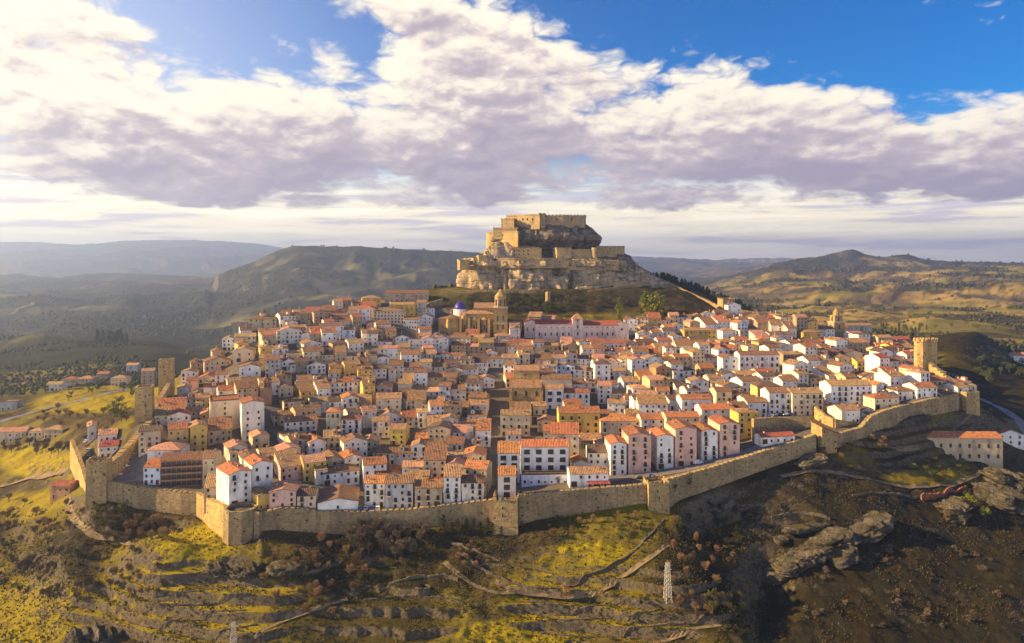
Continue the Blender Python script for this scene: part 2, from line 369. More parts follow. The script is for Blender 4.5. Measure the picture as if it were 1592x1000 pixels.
# crests of the far country: depth, run-out slope, gully size, (column, row) along the crest
RIDGES = [
 (4000, .30, 330, [(300, 436), (345, 424), (380, 412), (405, 402), (430, 389), (452, 382.5), (468, 381), (520, 382.5), (560, 383), (600, 385.5), (640, 387), (720, 391), (800, 397), (900, 404), (980, 415)]),
 (4200, .21, 330, [(1040, 452), (1080, 441), (1120, 431), (1160, 422), (1200, 414), (1235, 408), (1262, 402), (1285, 396), (1303, 391.5), (1314, 388.5), (1324, 387), (1333, 389.5), (1350, 396), (1372, 400.5), (1394, 396.5), (1412, 395), (1424, 399), (1438, 403), (1480, 406), (1592, 408), (2000, 408)]),
 (14000, .12, 1200, [(-600, 382), (-100, 378), (0, 376.5), (60, 376), (85, 379), (120, 380.5), (150, 378.5), (185, 374), (260, 373), (330, 374), (390, 377.5), (440, 386), (520, 394), (700, 402)]),
 (12500, .12, 1200, [(880, 404), (940, 401), (985, 398.5), (1050, 400.5), (1110, 404), (1160, 402), (1215, 401), (1260, 404), (1400, 409)]),
 (9000, .14, 900, [(940, 411), (1000, 407), (1060, 405), (1120, 408), (1180, 412), (1240, 418)]),
 (2900, .19, 260, [(1060, 480), (1110, 462), (1160, 452), (1230, 441), (1290, 436), (1350, 440), (1400, 428), (1470, 418), (1540, 415), (1592, 414), (2000, 412)]),
 (1900, .20, 200, [(1180, 490), (1260, 466), (1330, 462), (1390, 452), (1440, 458), (1500, 446), (1560, 440), (1640, 436), (2000, 430)]),
 (6200, .13, 420, [(-600, 431), (-100, 428), (0, 427), (30, 425.5), (62, 430), (90, 431), (130, 426), (170, 424.5), (250, 427), (350, 432), (450, 441)]),
 (3300, .16, 260, [(-300, 470), (0, 463), (60, 458), (130, 466), (200, 457), (260, 462), (320, 452), (380, 462), (460, 470)]),
 (1450, .17, 150, [(-200, 556), (0, 533), (40, 521), (70, 516.5), (100, 522), (150, 531), (210, 541), (260, 552)]),
]
def add_ridges(px, Y, z):
    X = (px - CX) / F * Y
    for Yr, sl, gs, pts in RIDGES:
        zr = -(np.interp(px, [p[0] for p in pts], [p[1] for p in pts]) - HY) / F * Yr
        ends = sstep(px, pts[0][0], pts[0][0] + 40) * (1 - sstep(px, pts[-1][0] - 40, pts[-1][0]))
        dy = np.abs(Y - Yr * (1 + .06 * (fbm(px / 60, px * 0, 3, 5) - .5)))
        g = 1 - np.abs(fbm(X / gs, Y / gs, 5, int(Yr) % 97) * 2 - 1)
        k = sstep(dy, 0, gs * .5)
        r = zr - dy * sl * (.75 + .6 * k * (1 - g)) - k * (1 - g) * gs * .16 + (fbm(X / (gs * .12), Y / (gs * .12), 3, 7) - .5) * gs * .02 - (1 - ends) * 400
        z = np.maximum(z, r)
    return z
def town_mask(px, Y):
    """1 on the built hill inside the wall"""
    yw = np.interp(px, Wp, WY)
    back = np.interp(px, [130, 160, 235, 310, 400, 470, 600, 700, 800, 1000, 1150, 1260, 1400, 1470, 1520], [340, 352, 410, 520, 575, 612, 690, 640, 628, 625, 640, 640, 600, 500, 430])
    return sstep(Y - yw, -1, 3) * (1 - sstep(Y - back, -4, 10)) * sstep(px, 140, 160) * (1 - sstep(px, 1500, 1518))
def in_poly_soft(px, py, cx, cy, rx, ry, ang=0.0):
    c, s = math.cos(ang), math.sin(ang); dx = px - cx; dy = py - cy
    a = (dx * c + dy * s) / rx; b = (-dx * s + dy * c) / ry
    return 1 - sstep(np.sqrt(a * a + b * b), .75, 1.1)
def ground_full(px, Y):
    px = np.asarray(px, float); Y = np.asarray(Y, float)
    X = (px - CX) / F * Y
    z = base_z(px, Y)
    tm = town_mask(px, Y)
    fr = 1 - tm
    near = (1 - sstep(Y, 700, 1200)) * fr
    yw = np.interp(px, Wp, WY); dw = sstep(np.abs(Y - yw), 1, 9)
    for bp, bY, sp_, sY, dz in ((1065, 289, 62, 13, 4.5), (1190, 303, 42, 24, -9), (1112, 327, 42, 12, -6), (240, 302, 95, 9, 3.0), (225, 329, 48, 9, -4.5), (870, 303, 90, 9, 1.5), (620, 297, 90, 12, -3)):
        z = z + dz * np.exp(-((px - bp) / sp_) ** 2 - ((Y - bY) / sY) ** 2) * sstep(np.abs(Y - yw), 2, 10)
    yp0 = HY - z / Y * F
    calm = np.maximum(in_poly_soft(px, yp0, 290, 945, 200, 75), in_poly_soft(px, yp0, 965, 935, 190, 75)) * (Y < 318)
    z = z + near * dw * (1 - .88 * calm) * ((fbm(X / 14, Y / 14, 5, 3) - .5) * 4.2 + (fbm(X / 3.1, Y / 3.1, 3, 8) - .5) * 1.3)
    # farmed terraces on the spurs below the wall
    ypx = HY - z / Y * F
    ter = np.maximum(in_poly_soft(px, ypx, 290, 945, 200, 75), in_poly_soft(px, ypx, 965, 945, 190, 62)) * (Y < 318)
    ter = np.maximum(ter, .8 * in_poly_soft(px, ypx, 600, 960, 120, 50) * (Y < 318))
    ter = np.maximum(ter, .7 * in_poly_soft(px, ypx, 1440, 690, 120, 40) * (Y < 430))
    st = 3.8; q = (z + (fbm(X / 30, Y / 30, 3, 21) - .5) * 3) / st; fl = np.floor(q); fq = q - fl
    zt = z + (sstep(fq, .74, .92) - fq) * st
    z = z + (zt - z) * ter
    # far country: gullied hills
    far = sstep(Y, 620, 1400) * fr
    rid = 1 - np.abs(fbm(X / 340, Y / 340, 5, 31) * 2 - 1)
    z = z + far * ((rid - .75) * 74 + (fbm(X / 80, Y / 80, 4, 37) - .5) * 20) * np.clip(Y / 3000, .25, 1.0)
    z = z - sstep(Y, 1500, 4500) * 18 * np.clip(Y / 4000, .3, 3)
    if (Y > 1000).any(): z = np.where(Y > 1000, add_ridges(px, Y, z), z)
    return z
def gz(X, Y):
    X = np.asarray(X, float); Y = np.asarray(Y, float)
    return ground_full(X / Y * F + CX, Y)
def gz1(x, y): return float(gz(np.array([x]), np.array([y]))[0])
YS = np.concatenate([np.linspace(225, 470, 491), np.linspace(471, 900, 430), np.geomspace(905, 20000, 300)])
def at(px, py, h=0.0, ymin=225.0, ymax=1e9):
    """the nearest spot of the ground (plus h) seen at that pixel -> x, y, z of the ground"""
    z = ground_full(np.full_like(YS, px), YS)
    p = HY - (z + h) / YS * F
    ok = (p <= py) & (YS >= ymin) & (YS <= ymax)
    i = int(np.argmax(ok)) if ok.any() else int(np.argmin(np.abs(p - py) + 1e6 * (YS < ymin)))
    if i > 0 and ok.any() and YS[i - 1] >= ymin and p[i - 1] > py:
        t = (p[i - 1] - py) / (p[i - 1] - p[i] + 1e-9); Y = YS[i - 1] + (YS[i] - YS[i - 1]) * t
    else: Y = YS[i]
    X = (px - CX) / F * Y
    return X, float(Y), gz1(X, Y)
def P(px, py, Y): return ((px - CX) / F * Y, Y, -(py - HY) / F * Y)

def cover_mat():
    m = bpy.data.materials.new('open_country'); m.use_nodes = True
    t = NT(m.node_tree)
    out = t.n('ShaderNodeOutputMaterial'); b = t.n('ShaderNodeBsdfPrincipled'); t.link(b.outputs[0], out.inputs[0])
    b.inputs['Roughness'].default_value = 1.0; b.inputs['Specular IOR Level'].default_value = .05
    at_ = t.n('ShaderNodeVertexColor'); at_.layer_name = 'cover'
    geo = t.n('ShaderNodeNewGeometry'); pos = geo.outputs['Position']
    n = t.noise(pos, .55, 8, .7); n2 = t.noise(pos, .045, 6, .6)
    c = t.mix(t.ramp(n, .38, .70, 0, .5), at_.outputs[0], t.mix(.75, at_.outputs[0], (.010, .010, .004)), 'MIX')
    c = t.mix(t.ramp(n2, .5, .7, 0, .22), c, (.09, .07, .03))
    # bare earth and rock where it is steep
    sp = t.n('ShaderNodeSeparateXYZ'); t.link(geo.outputs['True Normal'], sp.inputs[0])
    st = t.m('MULTIPLY', t.ramp(sp.outputs[2], .62, .80, 1.0, 0.0), t.ramp(t.noise(pos, .12, 6, .65), .28, .48))
    c = t.mix(st, c, t.mix(t.ramp(t.noise(pos, .8, 6, .7), .35, .7), (.14, .118, .085), (.05, .043, .032)))
    t.put(b.inputs['Base Color'], c)
    bp = t.n('ShaderNodeBump'); bp.inputs['Strength'].default_value = .9; bp.inputs['Distance'].default_value = .9
    t.put(bp.inputs['Height'], t.noise(pos, .8, 8, .75)); t.link(bp.outputs[0], b.inputs['Normal'])
    return m

def lerp3(a, b, k): return a + (b - a) * k[:, None]
def build_ground():
    u = np.concatenate([-np.geomspace(2.6, .84, 30), np.linspace(-.82, .82, 640), np.geomspace(.84, 2.6, 30)])
    Yv = np.concatenate([np.linspace(60, 236, 22), np.linspace(240, 345, 190), np.linspace(345.6, 460, 170), np.linspace(461.5, 780, 190), np.geomspace(785, 16000, 330)])
    U, V = np.meshgrid(u, Yv); px = (U * F + CX).ravel(); Y = V.ravel(); X = U.ravel() * Y
    Z = ground_full(px, Y)
    nu, ny = len(u), len(Yv)
    idx = np.arange(nu * ny).reshape(ny, nu)
    q = np.stack([idx[:-1, :-1], idx[:-1, 1:], idx[1:, 1:], idx[1:, :-1]], -1).reshape(-1, 4)
    me = bpy.data.meshes.new('ground')
    me.vertices.add(nu * ny); me.vertices.foreach_set('co', np.stack([X, Y, Z], 1).astype(np.float32).ravel())
    me.loops.add(q.size); me.loops.foreach_set('vertex_index', q.ravel().astype(np.int32))
    me.polygons.add(len(q)); me.polygons.foreach_set('loop_start', (np.arange(len(q)) * 4).astype(np.int32)); me.polygons.foreach_set('loop_total', np.full(len(q), 4, np.int32))
    me.polygons.foreach_set('use_smooth', np.ones(len(q), bool))
    me.update()
    # land cover
    A = lambda c: np.array(c)
    ypx = HY - Z / Y * F
    n1 = fbm(X / 45, Y / 45, 5, 51); n2 = fbm(X / 9, Y / 9, 4, 57); n3 = fbm(X / 420, Y / 420, 5, 61); n4 = fbm(X / 130, Y / 130, 5, 67)
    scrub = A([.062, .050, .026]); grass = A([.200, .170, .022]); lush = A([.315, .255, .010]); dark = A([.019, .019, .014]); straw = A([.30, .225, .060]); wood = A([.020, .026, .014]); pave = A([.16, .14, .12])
    c = lerp3(np.tile(scrub, (len(X), 1)), np.tile(grass, (len(X), 1)), sstep(n1, .45, .62) * .8)
    # far country: dry pasture with belts of wood
    f = sstep(Y, 560, 800)
    right = sstep(px, 960, 1250)
    past = lerp3(np.tile(A([.070, .068, .052]), (len(X), 1)), np.tile(A([.135, .105, .058]), (len(X), 1)), right)
    past = lerp3(past, np.tile(straw * 1.15, (len(X), 1)), sstep(n4, .36, .56) * (right * .95 + .10))
    # hedged and walled strips along the contours, patchy scrub between
    ct = Z / 7.0 + (fbm(X / 160, Y / 160, 4, 81) - .5) * 5; fr = np.abs(ct - np.floor(ct) - .5) * 2
    past = lerp3(past, np.tile(A([.040, .042, .018]), (len(X), 1)), sstep(fr, .80, .93) * sstep(fbm(X / 60, Y / 60, 3, 83), .40, .52) * .85 * (1 - sstep(Y, 3000, 5000)))
    past = past * (.62 + .75 * fbm(X / 17, Y / 17, 4, 87))[:, None]
    past = lerp3(past, np.tile(A([.045, .046, .020]), (len(X), 1)), sstep(fbm(X / 38, Y / 38, 5, 89), .52, .60) * .85 * (1 - sstep(Y, 2500, 4500) * .6))
    past = lerp3(past, np.tile(A([.20, .19, .035]), (len(X), 1)), sstep(fbm(X / 200, Y / 90, 4, 71), .55, .66) * .6)
    sh = (1 - right) * .13 - right * .02
    past = lerp3(past, np.tile(wood, (len(X), 1)), np.maximum(sstep(n3, .50 - sh, .58 - sh), sstep(n4, .56 - sh, .64 - sh) * .9) * .95)
    c = c * (1 - f)[:, None] + past * f[:, None]
    # green fields and slopes round the town
    fields = [(870, 880, 120, 34, -.18, 1), (70, 720, 85, 26, .05, 1), (60, 790, 70, 28, 0, .8), (260, 865, 130, 55, -.35, 1), (330, 945, 190, 60, 0, .95), (60, 950, 120, 60, 0, .8),
              (940, 950, 180, 50, .05, .95), (150, 620, 110, 24, -.1, .9), (90, 575, 120, 30, -.3, .5), (1450, 742, 80, 13, 0, .55), (1370, 690, 60, 16, 0, .3), (820, 985, 120, 25, 0, .9), (430, 860, 50, 20, 0, .7), (1000, 498, 30, 5, 0, .9), (870, 489, 90, 4, 0, .9)]
    for cx, cy_, rx, ry, an, k in fields:
        w = in_poly_soft(px, ypx, cx, cy_, rx, ry, an) * k * (Y < 1000) * (.55 + .45 * sstep(n2, .36, .5))
        c = c * (1 - w)[:, None] + lush[None] * w[:, None]
    # dark winter scrub of ravine and castle's foot; lower-right shade painted as dark ground
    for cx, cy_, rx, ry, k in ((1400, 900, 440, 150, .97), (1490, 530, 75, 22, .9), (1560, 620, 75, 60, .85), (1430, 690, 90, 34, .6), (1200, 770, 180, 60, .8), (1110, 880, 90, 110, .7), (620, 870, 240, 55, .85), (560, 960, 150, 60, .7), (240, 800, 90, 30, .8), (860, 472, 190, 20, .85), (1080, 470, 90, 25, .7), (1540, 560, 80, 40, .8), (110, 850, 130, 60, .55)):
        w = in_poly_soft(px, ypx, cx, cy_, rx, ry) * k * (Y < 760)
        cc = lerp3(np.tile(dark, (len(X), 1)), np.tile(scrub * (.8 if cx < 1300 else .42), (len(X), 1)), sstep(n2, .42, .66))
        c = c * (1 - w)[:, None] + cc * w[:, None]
    tm = town_mask(px, Y)
    c = c * (1 - tm)[:, None] + (pave[None] * (.8 + .4 * n2)[:, None]) * tm[:, None]
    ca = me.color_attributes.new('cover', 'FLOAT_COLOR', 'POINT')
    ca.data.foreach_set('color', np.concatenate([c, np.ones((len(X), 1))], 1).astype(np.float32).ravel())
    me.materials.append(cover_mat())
    o = bpy.data.objects.new('ground', me); put(o); tag(o, kind='structure')
    return o
build_ground()

def build_haze():
    m = bpy.data.materials.new('hazy_air'); m.use_nodes = True
    t = NT(m.node_tree); out = t.n('ShaderNodeOutputMaterial'); v = t.n('ShaderNodeVolumePrincipled')
    v.inputs['Color'].default_value = (.44, .60, 1.0, 1); v.inputs['Density'].default_value = 0.000105; v.inputs['Anisotropy'].default_value = .55
    t.link(v.outputs[0], out.inputs['Volume'])
    b = MB(); b.box(-50000, 50000, -600, 16300, -1200, 450)
    tag(b.build('haze', m), kind='stuff')
# ------------------------------------------------------------------ stone and plaster
M = {}
def rock_mat(name, a, b, dark, bump=1.0):
    m = bpy.data.materials.new(name); m.use_nodes = True
    t = NT(m.node_tree); out = t.n('ShaderNodeOutputMaterial'); bs = t.n('ShaderNodeBsdfPrincipled'); t.link(bs.outputs[0], out.inputs[0])
    bs.inputs['Roughness'].default_value = .95; bs.inputs['Specular IOR Level'].default_value = .1
    geo = t.n('ShaderNodeNewGeometry'); pos = geo.outputs['Position']
    sv = t.vm('MULTIPLY', pos, (.22, .22, .045)); sh = t.vm('MULTIPLY', pos, (.025, .025, .30))
    c = t.mix(t.ramp(t.noise(sv, 1.0, 7, .65, .4), .38, .64), a, b)
    c = t.mix(t.ramp(t.noise(sh, 1.0, 6, .6, .8), .52, .64, 0, .38), c, dark)
    c = t.mix(t.ramp(t.noise(sv, .6, 8, .7, .6), .54, .66, 0, .8), c, dark)
    c = t.mix(t.ramp(t.noise(pos, .35, 8, .7), .5, .72, 0, .5), c, (.05, .05, .03))
    sn = t.n('ShaderNodeSeparateXYZ'); t.link(geo.outputs['Normal'], sn.inputs[0])
    c = t.mix(t.m('MULTIPLY', t.ramp(sn.outputs[2], .55, .85), t.ramp(t.noise(pos, .3, 6, .7), .40, .56)), c, (.075, .068, .024))      # soil and weeds on the ledges
    t.put(bs.inputs['Base Color'], c)
    bp = t.n('ShaderNodeBump'); bp.inputs['Strength'].default_value = bump; bp.inputs['Distance'].default_value = 1.2
    t.put(bp.inputs['Height'], t.m('ADD', t.noise(pos, .35, 9, .7), t.m('MULTIPLY', t.noise(sv, 2.5, 6, .6), .7))); t.link(bp.outputs[0], bs.inputs['Normal'])
    return m
M['cliff'] = rock_mat('cliff_limestone', (.46, .355, .22), (.25, .21, .165), (.050, .045, .042))
M['crag'] = rock_mat('dark_stained_crag', (.21, .18, .15), (.11, .10, .092), (.028, .028, .03))
M['boulder'] = rock_mat('grey_limestone', (.15, .132, .115), (.075, .068, .062), (.02, .019, .018), 1.6)
def masonry(name, a, b, c3, w=True):
    m = bpy.data.materials.new(name); m.use_nodes = True
    t = NT(m.node_tree); out = t.n('ShaderNodeOutputMaterial'); bs = t.n('ShaderNodeBsdfPrincipled'); t.link(bs.outputs[0], out.inputs[0])
    bs.inputs['Roughness'].default_value = .95; bs.inputs['Specular IOR Level'].default_value = .1
    geo = t.n('ShaderNodeNewGeometry'); pos = geo.outputs['Position']
    big = t.noise(t.vm('MULTIPLY', pos, (1, 1, .6)), .07, 6, .6); mid = t.noise(t.vm('MULTIPLY', pos, (1, 1, 1.8)), .45, 5, .65); drip = t.noise(t.vm('MULTIPLY', pos, (.5, .5, .06)), 1.0, 5, .6)
    vo = t.n('ShaderNodeTexVoronoi'); t.put(vo.inputs['Vector'], t.vm('MULTIPLY', pos, (1, 1, 1.7))); vo.inputs['Scale'].default_value = 1.15
    sx = t.n('ShaderNodeSeparateColor'); t.link(vo.outputs['Color'], sx.inputs[0])
    c = t.mix(t.ramp(big, .35, .65), a, b)
    c = t.mix(t.ramp(mid, .42, .68, 0, .65), c, c3)
    c = t.mix(t.ramp(drip, .52, .68, 0, .55), c, c3)
    c = t.mix(t.m('MULTIPLY', sx.outputs[0], .45), c, t.mix(.5, c, (.08, .06, .035)))
    c = t.mix(t.ramp(sx.outputs[1], .98, .99), c, (.03, .025, .015))
    t.put(bs.inputs['Base Color'], c)
    bp = t.n('ShaderNodeBump'); bp.inputs['Strength'].default_value = .9; bp.inputs['Distance'].default_value = .35
    t.put(bp.inputs['Height'], t.m('ADD', mid, t.m('MULTIPLY', vo.outputs['Distance'], -.5))); t.link(bp.outputs[0], bs.inputs['Normal'])
    return m
M['wallstone'] = masonry('rubble_masonry', (.42, .315, .165), (.27, .205, .115), (.13, .105, .06))
M['towerstone'] = masonry('ashlar_masonry', (.54, .385, .165), (.38, .275, .13), (.19, .145, .08))
M['castlestone'] = masonry('castle_masonry', (.50, .37, .19), (.34, .26, .15), (.15, .12, .08))
M['church'] = masonry('church_sandstone', (.56, .39, .15), (.39, .275, .12), (.18, .13, .07))
M['drystone'] = masonry('dry_stone', (.17, .145, .115), (.09, .078, .062), (.035, .03, .025))
WALLS = {'white': (.80, .78, .75), 'offwhite': (.74, .69, .60), 'cream': (.70, .58, .39), 'ochre': (.60, .42, .16), 'yellow': (.66, .47, .12), 'pink': (.70, .45, .36), 'palepink': (.78, .60, .52), 'sand': (.52, .42, .28),
         'stone': (.36, .29, .19), 'grey': (.50, .48, .46), 'brick': (.38, .22, .12), 'bluewhite': (.62, .68, .80)}
for k, v in WALLS.items():
    d = tuple(x * .80 for x in v)
    M[k] = mat(k + '_plaster', v, d, .35, .42, .72, .92, bump=.25, bscale=3.0, col3=tuple(x * .62 for x in v), scale3=.22, vary=.07, stretch=(1, 1, .35))
ROOFS = {'orange': ((.54, .225, .085), (.33, .14, .07)), 'rust': ((.40, .155, .07), (.22, .095, .055)), 'brown': ((.28, .150, .08), (.15, .092, .06)), 'tan': ((.41, .255, .13), (.24, .155, .09)),
         'dark': ((.15, .095, .07), (.09, .065, .055)), 'pinkish': ((.55, .29, .19), (.36, .20, .14)), 'red': ((.40, .10, .065), (.25, .075, .055))}
for k, (a, b) in ROOFS.items():
    M['r_' + k] = mat(k + '_roof_tiles', a, b, .7, .40, .64, .92, bump=.7, stripes=('X', .42, .17, 1.2), col3=tuple(x * .5 + .035 for x in b), scale3=.8, vary=.13, detail=8)
M['glass'] = mat('dark_window_glass', (.020, .022, .028), rough=.25, spec=.5)
M['shutter'] = mat('brown_shutter_wood', (.075, .040, .022), (.045, .026, .016), 2.0, vary=.3)
M['sill'] = mat('pale_sill_stone', (.52, .48, .42), (.40, .36, .31), 2.0)
M['iron'] = mat('dark_iron', (.030, .030, .033), rough=.6)
M['doorwood'] = mat('dark_door_wood', (.09, .045, .022), (.05, .028, .016), 1.5, vary=.3)
M['brickstack'] = mat('chimney_render', (.46, .36, .27), (.30, .22, .16), 1.2, vary=.25)
M['concrete'] = mat('concrete', (.40, .38, .35), (.29, .27, .25), .5)

# ------------------------------------------------------------------ castle rock
def loft(name, rings, n, depth, mats, seed, amp=3.0, ex=2.6, cap=True):
    """rings: (left column, right column, row, front depth) from the foot upward"""
    rows = []
    Zs = []
    py = np.array([r[2] for r in rings], float); order = len(rings)
    K = 9
    tt = np.linspace(0, order - 1, (order - 1) * K + 1)
    col = [np.interp(tt, range(order), [r[i] for r in rings]) for i in range(4)]
    verts = []; nr = len(tt)
    th = np.linspace(0, 2 * math.pi, n, endpoint=False)
    for k in range(nr):
        l, r, y, Y0 = (c[k] for c in col)
        dep = depth * (r - l) / (rings[0][1] - rings[0][0]) ** 1.0
        dep = max(dep, depth * .55)
        cx = ((l + r) / 2 - CX) / F * (Y0 + dep * .3); hw = (r - l) / 2 / F * (Y0 + dep * .3)
        z = -(y - HY) / F * (Y0 + dep * .15)
        ct, st = np.cos(th), np.sin(th)
        px = np.sign(ct) * np.abs(ct) ** (2 / ex); pyy = np.sign(st) * np.abs(st) ** (2 / ex)
        x = cx + hw * px; yy = Y0 + dep / 2 + dep / 2 * pyy
        s = x * .9 + yy * .35
        d = (fbm(s / 11 + seed, np.full_like(s, z / 34), 5, seed) - .5) * 3.0 * amp - np.clip(.42 - fbm(s / 19 + 3, np.full_like(s, z / 60), 3, seed + 21), 0, .2) * 9 * amp + (fbm(s / 26 + 1, np.full_like(s, z / 9), 4, seed + 31) - .5) * 1.2 * amp + (fbm(s / 60 + 7, np.full_like(s, z / 4.2), 4, seed + 5) - .5) * .9 * amp + (fbm(s / 3.5, np.full_like(s, z / 5), 3, seed + 9) - .5) * .55 * amp
        cl = np.abs(fbm(s / 24 + seed * 3, np.full_like(s, z / 90), 2, seed + 41) - .5); d = d - (1 - sstep(cl, 0, .05)) * 1.7 * amp
        nx = px * 1.0; ny = pyy * 1.0; ln = np.sqrt(nx * nx + ny * ny) + 1e-6
        fade = 1.0
        x = x + nx / ln * d * fade; yy = yy + ny / ln * d * fade
        zz = np.full_like(x, z) + (fbm(x / 8, yy / 8, 3, seed + 3) - .5) * 2.0
        verts += list(zip(x.tolist(), yy.tolist(), zz.tolist()))
    faces = [(k * n + i, k * n + (i + 1) % n, (k + 1) * n + (i + 1) % n, (k + 1) * n + i) for k in range(nr - 1) for i in range(n)]
    if cap:
        base = (nr - 1) * n; c0 = np.array(verts[base:base + n]).mean(0)
        verts.append(tuple(c0)); ci = len(verts) - 1
        faces += [(base + i, base + (i + 1) % n, ci) for i in range(n)]
    me = bpy.data.meshes.new(name); me.from_pydata(verts, [], faces); me.materials.append(mats); me.update()
    o = bpy.data.objects.new(name, me); return put(o)
def castle_rock():
    for nm, rings, dep, sd, am in (
        # lower cliff, bulging over an undercut; upper crag with a dark overhang; shelves and broken crags to the right
        ('hill', [(688, 1034, 472, 692), (697, 1022, 459, 693), (702, 1010, 451, 695), (704, 1004, 443, 695.5), (706, 998, 434, 696), (707, 993, 425, 698), (709, 987, 418, 701), (709, 985, 413, 696), (712, 980, 406, 698), (720, 968, 401.5, 705)], 84, 4, 3.6),
        ('hill', [(738, 952, 414, 712), (750, 943, 404, 714), (756, 936, 396, 720), (758, 933, 388, 726), (761, 935, 380, 722), (764, 936, 373, 714), (770, 933, 366, 713), (781, 927, 358, 716), (788, 917, 351, 722), (797, 910, 346.5, 728)], 62, 14, 3.2),
        ('hill', [(915, 1000, 422, 715), (922, 990, 409, 716), (926, 983, 400, 717), (932, 975, 393, 720), (938, 969, 388, 724)], 38, 24, 3.2),
        ('hill', [(955, 1040, 446, 704), (962, 1022, 432, 706), (968, 1010, 422, 709), (975, 1000, 414, 713), (981, 993, 409, 717)], 36, 34, 3.4),
        ('hill', [(978, 1085, 470, 700), (985, 1066, 456, 702), (992, 1050, 446, 705), (1000, 1036, 437, 708), (1006, 1026, 431, 711)], 26, 64, 2.6),
        ('hill', [(725, 775, 412, 699), (731, 770, 402, 701), (738, 766, 396, 704), (748, 760, 391, 708)], 18, 44, 2.2),
        ('hill', [(748, 812, 402, 706), (754, 806, 392, 708), (760, 800, 383, 711), (768, 792, 377, 714)], 20, 54, 2.6)):
        tag(loft(nm, rings, 280, dep, M['crag' if sd in (14, 24) else 'cliff'], sd, am), kind='structure')
castle_rock()

def pprism(mb, pts, top, bot, Yr, mi=0, tops=None):
    """upright prism over plan points given as (column, depth); top and bottom rows read at depth Yr"""
    z1 = -(top - HY) / F * Yr; z0 = -(bot - HY) / F * Yr
    mb.prism([((p - CX) / F * Y, Y) for p, Y in pts], z0, z1, mi)
def crenel_line(mb, a, b, z0, z1, thick, rng, merlon=1.5, gap=1.1, mh=1.2, mi=0):
    """a stretch of wall with a notched top, one connected strip"""
    a = Vector((a[0], a[1])); b = Vector((b[0], b[1])); L = (b - a).length; d = (b - a) / L; nrm = Vector((d.y, -d.x)) * thick * .5
    xs = []; x = 0; up = True
    while x < L:
        w = (merlon if up else gap) * rng.uniform(.85, 1.15); xs.append((x, min(x + w, L), up)); x += w; up = not up
    for x0, x1, up in xs:
        p0 = a + d * x0; p1 = a + d * x1; f0 = x0 / L; f1 = x1 / L
        za = z1[0] + (z1[1] - z1[0]) * f0; zb = z1[0] + (z1[1] - z1[0]) * f1
        if not up: za -= mh; zb -= mh
        c0 = z0[0] + (z0[1] - z0[0]) * f0; c1 = z0[0] + (z0[1] - z0[0]) * f1
        q = [p0 + nrm, p1 + nrm, p1 - nrm, p0 - nrm]
        vs = [(q[0].x, q[0].y, c0), (q[1].x, q[1].y, c1), (q[2].x, q[2].y, c1), (q[3].x, q[3].y, c0), (q[0].x, q[0].y, za), (q[1].x, q[1].y, zb), (q[2].x, q[2].y, zb), (q[3].x, q[3].y, za)]
        mb.add(vs, [(0, 1, 5, 4), (1, 2, 6, 5), (2, 3, 7, 6), (3, 0, 4, 7), (4, 5, 6, 7)], mi)

def slit_windows(parent, mats, spots, w=1.0, h=1.6, name='window'):
    """spots: (x, y, z, rz) in the parent's frame; one shared mesh"""
    if not spots: return
    mb = MB(); mb.box(-w / 2, w / 2, -.10, .12, 0, h); me = mb.mesh(name, mats)
    for x, y, z, rz in spots:
        o = bpy.data.objects.new(name, me); o.location = (x, y, z); o.rotation_euler = (0, 0, rz); put(o, parent)

